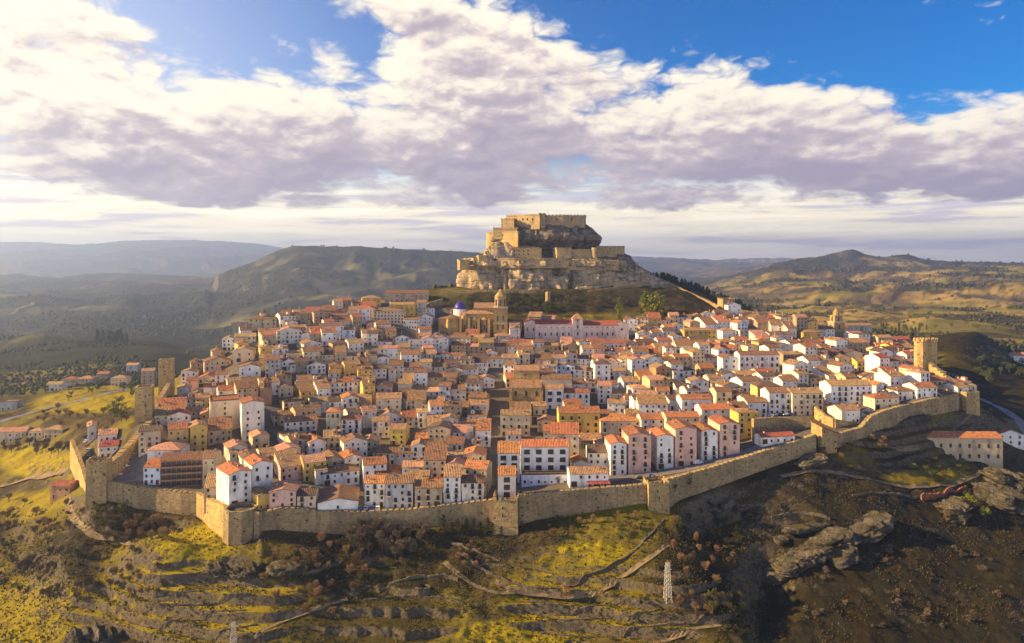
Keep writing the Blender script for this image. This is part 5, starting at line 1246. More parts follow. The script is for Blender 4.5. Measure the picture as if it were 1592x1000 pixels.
LM += [('the octagonal corner tower', -115, 312), ('the alley wall tower', -2.5, 320), ('the apartment street wall tower', 65, 332), ('the red roofed wall tower', 159, 372), ('the tall meadow tower', -202, 403), ('the twin gate tower', 268, 474), ('the plain corner tower', 270, 436), ('the second meadow tower', -216, 458), ('the ridge tower', 197, 672), ('the castle', 40, 715)]
def build_town():
    used = {}; ents = []
    for i, s in enumerate(SPOTS[:NH]):
        rng = random.Random(s['seed']); Z = gz1(s['X'], s['Y']) if True else 0
        fx, fy = s['X'] + math.sin(s['rz']) * s['d'] / 2, s['Y'] - math.cos(s['rz']) * s['d'] / 2
        Z = min(Z, gz1(fx, fy) + .6)
        cols = max(2, int(s['w'] / 2.9)); nb = rng.choice([0, 0, 1, 2, 3]) if s['floors'] > 2 else rng.choice([0, 0, 1])
        nch = rng.choice([0, 1, 1, 2])
        k = len(FOOT)
        root = make_building((s['X'], s['Y'], Z), s['rz'], s['w'], s['d'], s['h'], s['floors'], s['wall'], s['roof'], s['rtype'], cols, rng, 'house', s['pitch'], nb, nch, (rng.choice([-1, -1, 0, 1]) if s['pc'] < 640 else rng.choice([0, 0, -1, 1])) if s['floors'] > 1 else 0, ext=rng.random() < .30, dorm=rng.random() < .22)
        del FOOT[k:]
        size = 'narrow ' if s['w'] < 7.6 else 'wide ' if s['w'] > 11.2 else ''
        look_ = f"{size}{WW[s['wall']]} {NUM[s['floors'] - 1]}-storey house, {RW[s['roof']]} {TW[s['rtype']]}"
        near = min(LM, key=lambda l: (l[1] - s['X']) ** 2 + (l[2] - s['Y']) ** 2)
        dx, dy = s['X'] - near[1], s['Y'] - near[2]
        rel = ('uphill of' if dy > 0 else 'downhill of') if abs(dy) > abs(dx) else ('right of' if dx > 0 else 'left of')
        ents.append((look_, rel, near[0], math.hypot(dx, dy), root))
    groups = {}
    for e in ents: groups.setdefault((e[0], e[1], e[2]), []).append(e)
    ORD = ['nearest', 'second', 'third', 'fourth', 'fifth', 'sixth', 'seventh', 'eighth', 'ninth', 'tenth']
    for (a, b, c), es in groups.items():
        es.sort(key=lambda e: e[3])
        for j, e in enumerate(es):
            lab = f"{a}, {b} {c}" if len(es) == 1 else f"{ORD[min(j, 9)]} {a}, {b} {c}"
            tag(e[4], lab, 'house', 'old houses of the hill town')
    # the rest, far up the hill: one mass
    mats = [M[k] for k in WALLS] + [M['r_' + k] for k in ROOFS] + [M['glass'], M['brickstack'], M['sill']]
    wi = {k: i for i, k in enumerate(WALLS)}; ri = {'r_' + k: len(WALLS) + i for i, k in enumerate(ROOFS)}; gi = len(WALLS) + len(ROOFS)
    mb = MB()
    for s in SPOTS[NH:]:
        rng = random.Random(s['seed']); Z = gz1(s['X'], s['Y'])
        T = Matrix.Translation((s['X'], s['Y'], Z)) @ Matrix.Rotation(s['rz'], 4, 'Z')
        w, d, h = s['w'], s['d'], s['h']
        body_mesh(mb, w, d, h, s['rtype'], s['pitch'], 5, wi[s['wall']], T)
        if s['rtype'] == 'cross': roof_mesh(mb, d, w, h, 'cross', s['pitch'], ri[s['roof']], T @ Matrix.Rotation(R(90), 4, 'Z'), jit=rng)
        else: roof_mesh(mb, w, d, h, s['rtype'], s['pitch'], ri[s['roof']], T, jit=rng if s['rtype'] == 'gable' else None)
        cols = max(2, int(w / 2.9)); fh = h / s['floors']
        for f in range(s['floors']):
            for i in range(cols):
                if rng.random() < .25: continue
                x = -w / 2 + w * (i + .5) / cols; tall = rng.random() < .3 and f > 0
                mb.box(x - .42, x + .42, -d / 2 - .05, -d / 2 + .1, f * fh + (.25 if tall else .95), f * fh + 2.1, gi, T)
                if tall: mb.box(x - .9, x + .9, -d / 2 - .6, -d / 2 + .1, f * fh + .08, f * fh + .22, gi + 2, T)
        if rng.random() < .7:
            x = rng.uniform(-.35, .35) * w; z = h + .4; mb.box(x - .4, x + .4, -.3, .4, z - 1, z + d * .2 + .9, gi + 1, T)
    tag(mb.build('far_houses', mats), kind='stuff')
    print('houses', len(SPOTS), flush=True)
build_town()
# ------------------------------------------------------------------ trees, shrubs and ground cover
def leaf_mat(name, a, b, vary=.2):
    m = mat(name, a, b, .9, .35, .65, .9, vary=vary, spec=.1)
    return m
M['bark'] = leaf_mat('grey_brown_bark', (.10, .075, .055), (.06, .05, .04))
M['twig'] = leaf_mat('bare_reddish_twigs', (.29, .185, .085), (.19, .12, .06), .28)
M['twig_dark'] = leaf_mat('bare_grey_twigs', (.15, .115, .08), (.085, .068, .05), .28)
M['leaf'] = leaf_mat('green_leaves', (.055, .085, .022), (.095, .115, .025), .2)
M['leaf_gold'] = leaf_mat('golden_green_leaves', (.105, .135, .010), (.19, .19, .014), .12)
M['needle'] = leaf_mat('dark_pine_needles', (.018, .034, .014), (.035, .050, .018), .25)
M['shrub'] = leaf_mat('olive_shrub_leaves', (.085, .085, .028), (.13, .115, .035), .25)
M['tuft'] = leaf_mat('dry_grass_tufts', (.19, .155, .035), (.12, .10, .03), 0)
M['tuft_dark'] = leaf_mat('dark_heather_tufts', (.065, .055, .026), (.095, .075, .035), 0)
def rvec(rng):
    while True:
        v = Vector((rng.uniform(-1, 1), rng.uniform(-1, 1), rng.uniform(-1, 1)))
        if .05 < v.length < 1: return v
def leaves(mb, rng, centres, n, size, flat=.5):
    """small leaf-sized faces spread through clumps: (x, y, z, radius)"""
    for i in range(n):
        c = rng.choice(centres); p = Vector(c[:3]) + rvec(rng).normalized() * c[3] * rng.uniform(.45, 1.0) ** .6
        a = rvec(rng).normalized(); b = a.cross(rvec(rng)).normalized(); s = size * rng.uniform(.6, 1.3)
        mb.add([tuple(p - a * s), tuple(p + b * s * .8), tuple(p + a * s), tuple(p - b * s * .8)], [(0, 1, 2, 3)])
def tree_meshes(kind, seed):
    """trunk mesh and crown mesh of a tree one unit tall (scaled later)"""
    rng = random.Random(seed); tr = MB(); cr = MB()
    if kind == 'bare':
        tr.tube((0, 0, -.08), (rng.uniform(-.02, .02), 0, .32), .032, .020)
        tips = []
        for i in range(8):
            a = 2 * math.pi * i / 8 + rng.uniform(-.3, .3); r = rng.uniform(.14, .30); z = rng.uniform(.55, .86)
            b0 = (0, 0, rng.uniform(.12, .32)); b1 = (r * math.cos(a) * .7, r * math.sin(a) * .7, z * .85)
            tr.tube(b0, b1, .013, .005, 4); tips += [(b1, Vector((math.cos(a) * .5, math.sin(a) * .5, .8)))] * 3
            m_ = tuple(b0[k] * .4 + b1[k] * .6 for k in range(3)); tips.append((m_, Vector((math.cos(a), math.sin(a), .35))))
        for i in range(620):
            b, d = rng.choice(tips); o = Vector(b) + rvec(rng) * .13; v = (d + rvec(rng) * .9).normalized() * rng.uniform(.08, .19); s = v.cross(rvec(rng)).normalized() * rng.uniform(.008, .018)
            o.z = max(o.z, .06); cr.add([tuple(o - s), tuple(o + s), tuple(o + v)], [(0, 1, 2)])
    elif kind in ('round', 'shrub'):
        low = .0 if kind == 'shrub' else .25
        tr.tube((0, 0, -.08), (0, 0, .5), .035, .02)
        for i in range(5): a = i * 1.26; tr.tube((0, 0, .3), (.22 * math.cos(a), .22 * math.sin(a), .62), .014, .007, 4)
        cs = []
        for i in range(15):
            a = rng.uniform(0, 6.28); z = rng.uniform(low + .14, .86); q = math.sin(math.pi * min(1, max(.18, (z - low) / (1 - low)))) ; r = rng.uniform(.1, .36) * q
            cs.append((r * math.cos(a), r * math.sin(a), z, rng.uniform(.09, .17)))
        leaves(cr, rng, cs, 620 if kind == 'round' else 420, .028 if kind == 'round' else .045)
    elif kind == 'broad':
        tr.tube((0, 0, -.05), (0, 0, .55), .035, .02)
        cs = []
        for i in range(34):
            a = rng.uniform(0, 6.28); z = rng.uniform(.10, .88); q = math.sin(math.pi * min(.93, max(.2, z))) ** .6; r = rng.uniform(.25, 1) ** .5 * .37 * q
            cs.append((r * math.cos(a), r * math.sin(a), z, rng.uniform(.08, .14)))
        leaves(cr, rng, cs, 3400, .024)
    elif kind == 'pine':
        tr.tube((0, 0, -.08), (0, 0, .75), .022, .008)
        cs = []
        for i in range(13):
            z = .2 + .8 * i / 13; a = i * 2.4; r = .20 * (1 - z) ** .8 + .015
            cs.append((r * .6 * math.cos(a), r * .6 * math.sin(a), z, r * .75 + .03))
        leaves(cr, rng, cs, 420, .030)
    elif kind == 'poplar':
        tr.tube((0, 0, -.05), (0, 0, .8), .016, .005)
        cs = [(rng.uniform(-.03, .03), rng.uniform(-.03, .03), .12 + .84 * i / 14, .085 * math.sin(math.pi * (.12 + .8 * i / 14)) + .015) for i in range(15)]
        leaves(cr, rng, cs, 460, .02)
    return tr, cr
TREES = {}
def tree_proto(kind, crown, v):
    key = (kind, crown, v)
    if key not in TREES:
        tr, cr = tree_meshes(kind, hash((kind, v)) % 1000 if False else sum(map(ord, kind)) * 7 + v)
        TREES[key] = (tr.mesh('trunk', M['bark']), cr.mesh('crown', M[crown]))
    return TREES[key]
def plant(name, kind, crown, x, y, h, wide, rng, label, cat, group, z=None):
    t, c = tree_proto(kind, crown, rng.randrange(4))
    z = gz1(x, y) if z is None else z
    root = empty(name, (x, y, z), rng.uniform(0, 6.28)); root.scale = (h * wide, h * wide, h)
    for nm, me in (('trunk', t), ('crown', c)): put(bpy.data.objects.new(nm, me), root)
    tag(root, label, cat, group); return root
def near_wall(x, y):
    px = x / y * F + CX
    return abs(y - float(np.interp(px, Wp, WY))) < 3.2 and 140 < px < 1515
def thicket(n, cx, cy_, rx, ry, name, kind, crown, h, wide, label, cat, group, seed, ang=0.0, ymax=1e9, ymin=225, clear=2.0):
    rng = random.Random(seed); pts = []; tries = 0
    while len(pts) < n and tries < n * 30:
        tries += 1
        a = rng.uniform(0, 6.283); r = math.sqrt(rng.random()); dx, dy = rx * r * math.cos(a), ry * r * math.sin(a)
        px, py = cx + dx * math.cos(ang) - dy * math.sin(ang), cy_ + dx * math.sin(ang) + dy * math.cos(ang)
        x, y, z = at(px, py, 0, ymin, ymax)
        if near_wall(x, y) or y > ymax or any((x - q[0]) ** 2 + (y - q[1]) ** 2 < clear ** 2 for q in pts): continue
        if any(abs(x - f[0]) < f[2] / 2 + 1.5 and abs(y - f[1]) < f[3] / 2 + 1.5 for f in FOOT if abs(x - f[0]) < 30): continue
        pts.append((x, y, z)); hh = rng.uniform(*h)
        plant(name, kind, crown, x, y, hh, wide * rng.uniform(.85, 1.2), rng, label, cat, group, z - .1)
    return pts
# left valley slope and the bowl under the curving wall
thicket(64, 95, 865, 125, 75, 'bare_tree', 'bare', 'twig_dark', (3.0, 6.5), 1.0, 'grey brown bare tree in the dense thicket on the slope below the left wall', 'tree', 'bare thicket below the left wall', 1)
thicket(16, 60, 800, 80, 30, 'bare_tree', 'bare', 'twig', (3, 6), 1.0, 'brown bare tree on the meadow edge near the brick red cottage', 'tree', 'bare trees by the cottage', 2)
thicket(15, 232, 828, 42, 16, 'bare_tree', 'bare', 'twig', (3.5, 6.5), 1.1, 'reddish bare tree in the hollow under the curving wall', 'tree', 'bare trees in the hollow', 3)
thicket(10, 165, 800, 30, 24, 'shrub', 'shrub', 'shrub', (2, 4), 1.3, 'olive shrub on the bank below the square left tower', 'shrub', 'shrubs on the tower bank', 4)
thicket(26, 300, 930, 150, 60, 'bush', 'shrub', 'shrub', (1.0, 2.2), 1.3, 'small olive bush on the sunny terraces of the left spur', 'bush', 'bushes on the left terraces', 5)
thicket(14, 230, 905, 60, 24, 'bare_tree', 'bare', 'twig', (2.5, 4.5), .9, 'thin bare tree on the sunny grass of the left spur', 'tree', 'bare trees on the left spur', 6)
# the shaded wood in the middle
thicket(34, 605, 850, 62, 34, 'bare_tree', 'bare', 'twig_dark', (4, 9), .95, 'dark bare tree in the shaded wood under the long front wall', 'tree', 'dark bare wood under the front wall', 7)
thicket(14, 745, 826, 60, 8, 'cypress', 'pine', 'needle', (3.5, 7.5), 1.2, 'dark evergreen at the foot of the wall left of the alley tower', 'tree', 'evergreens at the wall foot', 8)
thicket(8, 850, 808, 50, 7, 'shrub', 'shrub', 'leaf', (1.5, 3), 1.4, 'dark shrub at the wall foot right of the alley tower', 'shrub', 'shrubs at the wall foot', 9)
thicket(30, 490, 905, 85, 60, 'bare_tree', 'bare', 'twig', (3, 6), 1.0, 'bare tree among the stony terraces in the shaded middle ground', 'tree', 'bare trees on the stony terraces', 10)
thicket(26, 620, 955, 130, 40, 'bush', 'shrub', 'shrub', (1.0, 2.5), 1.4, 'low dark bush beside the ruined hut', 'bush', 'bushes round the ruined hut', 11)
thicket(13, 900, 815, 110, 22, 'fruit_tree', 'bare', 'twig', (2.8, 4.6), .9, 'small orange bare tree along the upper edge of the lit field', 'tree', 'small trees above the lit field', 12, clear=6)
thicket(26, 1085, 905, 80, 62, 'fruit_tree', 'bare', 'twig', (3.0, 5.6), 1.0, 'orange bare tree on the shaded knoll round the pylon', 'tree', 'orange trees on the knoll', 13, clear=4)
thicket(12, 1130, 940, 40, 24, 'bush', 'round', 'shrub', (3, 5), 1.2, 'tawny bushy tree at the end of the knoll', 'tree', 'tawny trees on the knoll', 14)
thicket(22, 930, 960, 130, 36, 'bush', 'shrub', 'shrub', (1.0, 2.0), 1.4, 'small bush on the sunny terraces of the middle spur', 'bush', 'bushes on the middle terraces', 15)
thicket(8, 730, 868, 20, 26, 'fruit_tree', 'bare', 'twig', (3, 4.5), 1.0, 'pale bare tree left of the lit field', 'tree', 'pale trees by the lit field', 16)
thicket(20, 1110, 825, 60, 36, 'shrub', 'shrub', 'needle', (2.0, 4.5), 1.4, 'very dark shrub in the ravine beside the apartment street wall', 'shrub', 'dark shrubs in the ravine', 17)
thicket(30, 1400, 920, 190, 75, 'shrub', 'shrub', 'twig_dark', (1.2, 3.2), 1.6, 'dull brown scrub bush on the shaded lower right slope', 'shrub', 'scrub on the lower right slope', 18)
thicket(14, 1330, 700, 60, 16, 'bare_tree', 'bare', 'twig', (3, 5.5), 1.1, 'bare tree on the terraces left of the long workshop', 'tree', 'bare trees by the workshop', 19, ymax=440)
thicket(14, 1440, 730, 55, 14, 'bush', 'round', 'shrub', (2.5, 4.5), 1.2, 'sunlit olive bush below the long workshop', 'bush', 'bushes below the workshop', 20, ymax=430)
for i, (px, py, h, cr, lab) in enumerate(((1505, 790, 8, 'leaf_gold', 'bright yellow green tree between the boulders on the right'), (1472, 812, 6, 'twig', 'rusty orange tree beside the lit boulder'), (1532, 812, 7, 'leaf_gold', 'ragged yellow tree below the right boulders'), (880, 936, 7.5, 'twig', 'lone pale bare tree on the bend of the dirt track'), (720, 945, 4, 'leaf', 'small dark green tree above the ruined hut path'))):
    x, y, z = at(px, py); plant('tree', 'bare' if cr == 'twig' else 'round', cr, x, y, h, 1.0, random.Random(i), lab, 'tree', None)
# park under the castle, ridge wood, big trees
thicket(58, 815, 474, 125, 15, 'park_tree', 'round', 'leaf', (4, 8.5), .95, 'dark green tree in the park under the castle cliff', 'tree', 'trees of the castle park', 21, ymin=612, ymax=688, clear=4)
thicket(26, 850, 470, 140, 16, 'park_tree', 'bare', 'twig_dark', (4, 8), 1.0, 'bare brown tree in the park under the castle cliff', 'tree', 'bare trees of the castle park', 22, ymin=612, ymax=688, clear=4)
thicket(14, 1070, 488, 70, 8, 'bare_tree', 'bare', 'twig_dark', (4, 7), 1.0, 'bare tree on the bank under the ridge wall', 'tree', 'bare trees under the ridge wall', 23, ymin=600, ymax=690)
rng = random.Random(24)
for i in range(84):
    t_ = rng.random(); px = 1008 + 158 * t_; Y = 738 - 30 * t_ + rng.uniform(-6, 36)
    X = (px - CX) / F * Y; top = np.interp(px, [1008, 1030, 1060, 1100, 1140, 1168], [423, 422, 429, 445, 461, 474]) + rng.uniform(0, 5)
    z = gz1(X, Y); h = max(6.0, min(15.0, -(top - HY) / F * Y - z))
    plant('pine_tree', 'pine', 'needle', X, Y, h, rng.uniform(1.3, 1.7), rng, 'dark pine in the wood along the ridge behind the long stone wall', 'tree', 'pine wood on the ridge', z - .2)
x, y, z = at(1013, 497, 0, 600, 700); plant('pine_tree', 'broad', 'leaf_gold', x, y, 26.0, 1.2, random.Random(3), 'very large round golden green tree right of the pink convent', 'tree', None)
x, y, z = at(963, 500, 0, 600, 700); plant('poplar', 'poplar', 'leaf_gold', x, y, 21.0, 1.7, random.Random(4), 'tall slender golden poplar behind the right end of the pink convent', 'tree', None)
# left valley
thicket(18, 170, 531, 28, 5, 'conifer', 'pine', 'needle', (16, 30), 1.0, 'dark conifer in the clump on the valley rise at the far left', 'tree', 'conifer clump on the valley rise', 25, ymin=1150, clear=9)
thicket(22, 130, 612, 95, 12, 'valley_tree', 'round', 'leaf', (5, 10), 1.0, 'dark green tree round the valley hamlet', 'tree', 'trees round the valley hamlet', 26, ymin=480, clear=5)
thicket(20, 130, 650, 80, 18, 'valley_tree', 'bare', 'twig', (4, 7), 1.1, 'bare tree in the green meadow left of the meadow tower', 'tree', 'bare trees in the meadow', 27, ymin=420, clear=4)
thicket(16, 55, 700, 60, 8, 'valley_tree', 'bare', 'twig_dark', (5, 8), 1.1, 'dark bare tree in front of the long farm building', 'tree', 'trees by the farm building', 28, clear=3)
thicket(6, 185, 645, 14, 18, 'valley_tree', 'round', 'leaf', (6, 9), 1.0, 'dense green tree beside the tall meadow tower', 'tree', 'trees by the meadow tower', 29, ymin=405)
# right, outside and beyond
thicket(9, 1200, 480, 14, 4, 'poplar', 'poplar', 'twig', (14, 24), .9, 'slender bare poplar in the row beyond the ridge wall', 'tree', 'row of poplars beyond the wall', 30, ymin=760, clear=6)
thicket(26, 1390, 516, 60, 8, 'cypress', 'pine', 'needle', (6, 12), 1.0, 'small dark cypress in the grounds behind the belfry', 'tree', 'cypresses behind the belfry', 31, ymin=640, ymax=1100, clear=6)
thicket(34, 1500, 505, 110, 22, 'olive_tree', 'round', 'shrub', (5, 9), 1.2, 'olive green tree on the golden slope beyond the gate tower', 'tree', 'trees on the golden slope', 32, ymin=700, ymax=1500, clear=8)
thicket(30, 1560, 575, 50, 26, 'dark_tree', 'round', 'leaf', (4, 8), 1.1, 'dark tree in the shaded valley right of the gate tower', 'tree', 'trees in the shaded right valley', 33, ymin=500, clear=4)
# gardens inside the walls
for i, (px, py, h, cr, lab) in enumerate(((838, 668, 6, 'twig', 'bare brown tree in the courtyard garden beside the alley'), (852, 664, 6.5, 'twig_dark', 'larger bare tree in the courtyard garden'), (862, 668, 4.5, 'leaf', 'green tree in the courtyard garden'), (1262, 656, 4, 'leaf_gold', 'bright green garden tree below the terrace walls'), (1250, 664, 3.5, 'shrub', 'olive bush below the terrace walls'), (868, 752, 4, 'twig', 'pale bare tree behind the front wall'), (848, 752, 3.5, 'twig', 'second pale bare tree behind the front wall, further left'), (1408, 548, 7, 'leaf_gold', 'golden poplar near the gate towers'))):
    x, y, z = at(px, py); plant('garden_tree', 'bare' if 'twig' in cr else 'round', cr, x, y, h, 1.0, random.Random(i + 50), lab, 'tree', None)
for i, (px, py) in enumerate(((1046, 752), (1070, 742))):
    Y = float(np.interp(px, Wp, WY)) - 1.4; X = (px - CX) / F * Y; z = top_z(py, Y)
    mb = MB(); r2 = random.Random(i); leaves(mb, r2, [(r2.uniform(-1.6, 1.6), r2.uniform(-.2, .5), r2.uniform(-2.8, 1.4), .9) for k in range(12)], 260, .28)
    tag(mb.build('ivy', M['needle'], None, (X, Y, z)), ('large dark ivy clump hanging on the wall beside the apartment street tower', 'smaller round ivy clump hanging on the wall, right of the larger')[i], 'ivy')

# tufts of grass and heather that nobody could count
def tufts(name, n, seed, boxp, m, size, ymin, ymax, dens=None):
    r = np.random.default_rng(seed)
    px = r.uniform(boxp[0], boxp[1], n); Y = np.exp(r.uniform(math.log(ymin), math.log(ymax), n))
    yw = np.interp(px, Wp, WY); keep = (Y < yw - 2.5)
    X = (px - CX) / F * Y; keep &= fbm(X / 12, Y / 12, 4, seed) > .47
    zz_ = gz(X, Y); yp = HY - zz_ / Y * F
    for cx, cy_, rx, ry, an in ((870, 872, 130, 40, -.18), (255, 862, 125, 50, -.35), (1450, 742, 80, 20, 0)): keep &= (in_poly_soft(px, yp, cx, cy_, rx, ry, an) < r.uniform(.1, 1.6, n))
    px, Y, X = px[keep], Y[keep], X[keep]; Z = gz(X, Y); k = len(X)
    s = size * r.uniform(.5, 1.5, k); V = []; nb = 4
    verts = np.zeros((k, nb * 3, 3)); 
    for b in range(nb):
        a = r.uniform(0, 6.283, k); tilt = r.uniform(.2, .9, k); w = s * .35
        bx, by = X + np.cos(a) * s * .3 * r.uniform(-1, 1, k), Y + np.sin(a) * s * .3 * r.uniform(-1, 1, k)
        verts[:, b * 3, :] = np.stack([bx - np.sin(a) * w, by + np.cos(a) * w, Z - .15], 1)
        verts[:, b * 3 + 1, :] = np.stack([bx + np.sin(a) * w, by - np.cos(a) * w, Z - .15], 1)
        verts[:, b * 3 + 2, :] = np.stack([bx + np.cos(a) * s * tilt, by + np.sin(a) * s * tilt, Z + s], 1)
    me = bpy.data.meshes.new(name); nv = k * nb * 3
    me.vertices.add(nv); me.vertices.foreach_set('co', verts.astype(np.float32).ravel())
    me.loops.add(nv); me.loops.foreach_set('vertex_index', np.arange(nv, dtype=np.int32))
    me.polygons.add(nv // 3); me.polygons.foreach_set('loop_start', np.arange(0, nv, 3, dtype=np.int32)); me.polygons.foreach_set('loop_total', np.full(nv // 3, 3, np.int32))
    me.materials.append(m); me.update(); tag(put(bpy.data.objects.new(name, me)), kind='stuff')
tufts('dry_grass', 42000, 5, (-40, 1190), M['tuft'], .42, 255, 350)
tufts('heather', 30000, 6, (-40, 1640), M['tuft_dark'], .58, 255, 430)
# scattered woodland and scrub of the far hills
def far_scrub():
    r = np.random.default_rng(9); n = 42000
    px = r.uniform(-60, 1660, n); Y = np.exp(r.uniform(math.log(720), math.log(4200), n)); X = (px - CX) / F * Y
    f = fbm(X / 130, Y / 130, 5, 67); f2 = fbm(X / 420, Y / 420, 5, 61)
    keep = (np.maximum(f - .06, f2) > .535 + r.uniform(-.02, .07, n) ** 1); px, Y, X = px[keep], Y[keep], X[keep]; Z = gz(X, Y); k = len(X)
    s = r.uniform(1.2, 1.9, k) ** 2.2 * np.clip(Y / 1500, .8, 1.7)
    th = np.array([0, 1.26, 2.51, 3.77, 5.03]); V = []
    verts = np.zeros((k, 11, 3)); j = lambda: r.uniform(.7, 1.25, k)
    for i, t in enumerate(th):
        q = j(); verts[:, i] = np.stack([X + np.cos(t) * s * q, Y + np.sin(t) * s * q, Z - s * .2], 1)
        q = j() * .8; verts[:, 5 + i] = np.stack([X + np.cos(t + .6) * s * q, Y + np.sin(t + .6) * s * q, Z + s * .75 * j()], 1)
    verts[:, 10] = np.stack([X + s * .1, Y, Z + s * 1.25 * j()], 1)
    fs = []
    for i in range(5):
        a, b, c, d = i, (i + 1) % 5, 5 + (i + 1) % 5, 5 + i
        fs += [(a, b, c), (a, c, d), (d, c, 10)]
    fs = np.array(fs); idx = (fs[None] + (np.arange(k) * 11)[:, None, None]).reshape(-1, 3)
    me = bpy.data.meshes.new('far_scrub'); me.vertices.add(k * 11); me.vertices.foreach_set('co', verts.astype(np.float32).ravel())
    me.loops.add(idx.size); me.loops.foreach_set('vertex_index', idx.ravel().astype(np.int32)); me.polygons.add(len(idx))
    me.polygons.foreach_set('loop_start', np.arange(0, idx.size, 3, dtype=np.int32)); me.polygons.foreach_set('loop_total', np.full(len(idx), 3, np.int32))
    me.materials.append(mat('far_woodland', (.030, .038, .016), (.060, .058, .022), .02, world=True)); me.update()
    tag(put(bpy.data.objects.new('far_woodland', me)), kind='stuff')
far_scrub()
# ------------------------------------------------------------------ roads, paths, walls of dry stone, rocks
M['asphalt'] = mat('asphalt', (.13, .14, .18), (.10, .11, .14), .3, world=True)
M['dirt'] = mat('pale_dirt', (.20, .15, .09), (.11, .085, .05), .5, world=True)
M['streetpave'] = mat('street_paving', (.17, .16, .165), (.12, .115, .115), .4, world=True)
def smooth_line(pts, step=1.5):
    p = np.array(pts, float); d = np.concatenate([[0], np.cumsum(np.hypot(*np.diff(p[:, :2], axis=0).T))]); n = max(2, int(d[-1] / step))
    q = np.linspace(0, d[-1], n); return np.stack([pchip(d, p[:, i], q) for i in range(p.shape[1])], 1)
def ribbon(name, pix, width, m, lift=.22, ymin=225, ymax=1e9, label=None, step=1.5):
    pts = smooth_line([at(x, y, 0, ymin, ymax)[:2] for x, y in pix], step)
    t = np.gradient(pts, axis=0); t /= np.linalg.norm(t, axis=1)[:, None]; nrm = np.stack([-t[:, 1], t[:, 0]], 1)
    cols = [pts + nrm * width * k for k in (-.5, -.25, 0, .25, .5)]
    zs = [gz(c[:, 0], c[:, 1]) for c in cols]; zc = np.convolve(np.pad(np.mean(zs, 0), 3, mode='edge'), np.ones(7) / 7, 'valid')
    zs = [np.maximum(z * .35 + zc * .65, z - .1) for z in zs]
    mb = MB(); n = len(pts)
    for c, z in zip(cols, zs): mb.v += [(a, b, d + lift) for (a, b), d in zip(c, z)]
    for i in range(4): mb.f += [(i * n + j, i * n + j + 1, (i + 1) * n + j + 1, (i + 1) * n + j) for j in range(n - 1)]
    mb.mi = [0] * len(mb.f)
    tag(mb.build(name, m), kind='structure')
ribbon('road', [(1516, 618), (1535, 626), (1552, 634), (1572, 646), (1592, 664), (1612, 690)], 8.5, M['asphalt'], ymin=380)
ribbon('road', [(-10, 660), (40, 645), (90, 631), (150, 616), (203, 602)], 9, M['asphalt'], ymin=430)
ribbon('road', [(-10, 760), (30, 750), (70, 741), (100, 735)], 4.5, M['dirt'], ymax=470)
ribbon('lane', [(104, 776), (108, 795), (125, 818), (150, 836), (185, 842), (212, 846)], 2.6, M['dirt'])
ribbon('path', [(1040, 848), (1012, 866), (985, 886), (955, 903), (920, 922), (885, 932), (840, 926), (800, 918), (770, 905)], 2.0, M['dirt'])
ribbon('path', [(690, 874), (712, 892), (740, 912), (775, 922), (800, 921)], 1.8, M['dirt'])
ribbon('path', [(395, 995), (440, 968), (490, 948), (540, 932)], 1.8, M['dirt'])
ribbon('path', [(1215, 742), (1280, 735), (1330, 742), (1380, 752), (1425, 756), (1490, 752), (1530, 730)], 2.2, M['dirt'], ymax=430)
ribbon('path', [(1310, 690), (1370, 694), (1432, 702)], 3.0, M['dirt'], ymax=430)
ribbon('path', [(985, 1004), (1060, 986), (1120, 972)], 2.0, M['dirt'])
ribbon('path', [(1480, 676), (1500, 655), (1518, 636)], 1.2, M['dirt'], ymax=440)
ribbon('path', [(8, 615), (25, 600), (60, 588), (110, 575), (140, 570)], 4, M['dirt'], ymin=600)
ribbon('track', [(15, 490), (28, 482), (45, 476), (52, 470)], 14, M['dirt'], ymin=2200, lift=3, step=12)
ribbon('track', [(95, 452), (140, 446), (210, 444)], 16, M['dirt'], ymin=3000, lift=3, step=12)
ribbon('track', [(1272, 470), (1300, 485), (1340, 498), (1378, 505)], 5, M['dirt'], ymin=800, ymax=1900, lift=1, step=6)
ribbon('street', [(884, 757), (930, 749), (975, 742), (1020, 737), (1060, 731), (1110, 719), (1160, 704), (1190, 693)], 7.5, M['streetpave'], ymax=378)
ribbon('street', [(205, 752), (203, 730), (207, 710), (216, 692)], 13, M['streetpave'], ymax=392)

def stone_row(label, pix, h, th, m='drystone', name='dry_stone_wall', seed=0, ymin=225, ymax=1e9, group='dry stone terrace walls'):
    """a dry-stone wall along the ground, its top broken and uneven"""
    r = random.Random(seed); pts = smooth_line([at(x, y, 0, ymin, ymax)[:2] for x, y in pix], .9); z = gz(pts[:, 0], pts[:, 1])
    t = np.gradient(pts, axis=0); t /= np.linalg.norm(t, axis=1)[:, None]; mb = MB(); n = len(pts); hh = h
    for i in range(n):
        hh = max(h * .25, min(h * 1.25, hh + r.uniform(-.16, .16) * h)); nx, ny = -t[i, 1] * th / 2, t[i, 0] * th / 2; j = lambda: r.uniform(-.12, .12)
        x, y = pts[i]
        mb.v += [(x - nx * 1.2 + j(), y - ny * 1.2 + j(), z[i] - 1.6), (x - nx + j(), y - ny + j(), z[i] + hh), (x + nx + j(), y + ny + j(), z[i] + hh + j()), (x + nx * 1.2, y + ny * 1.2, z[i] - 1.6)]
    for i in range(n - 1):
        for k in range(3): a = i * 4 + k; mb.f.append((a, a + 4, a + 5, a + 1))
    mb.f += [(0, 1, 2, 3), (4 * n - 1, 4 * n - 2, 4 * n - 3, 4 * n - 4)]; mb.mi = [0] * len(mb.f)
    tag(mb.build(name, M[m]), label, 'wall', group)
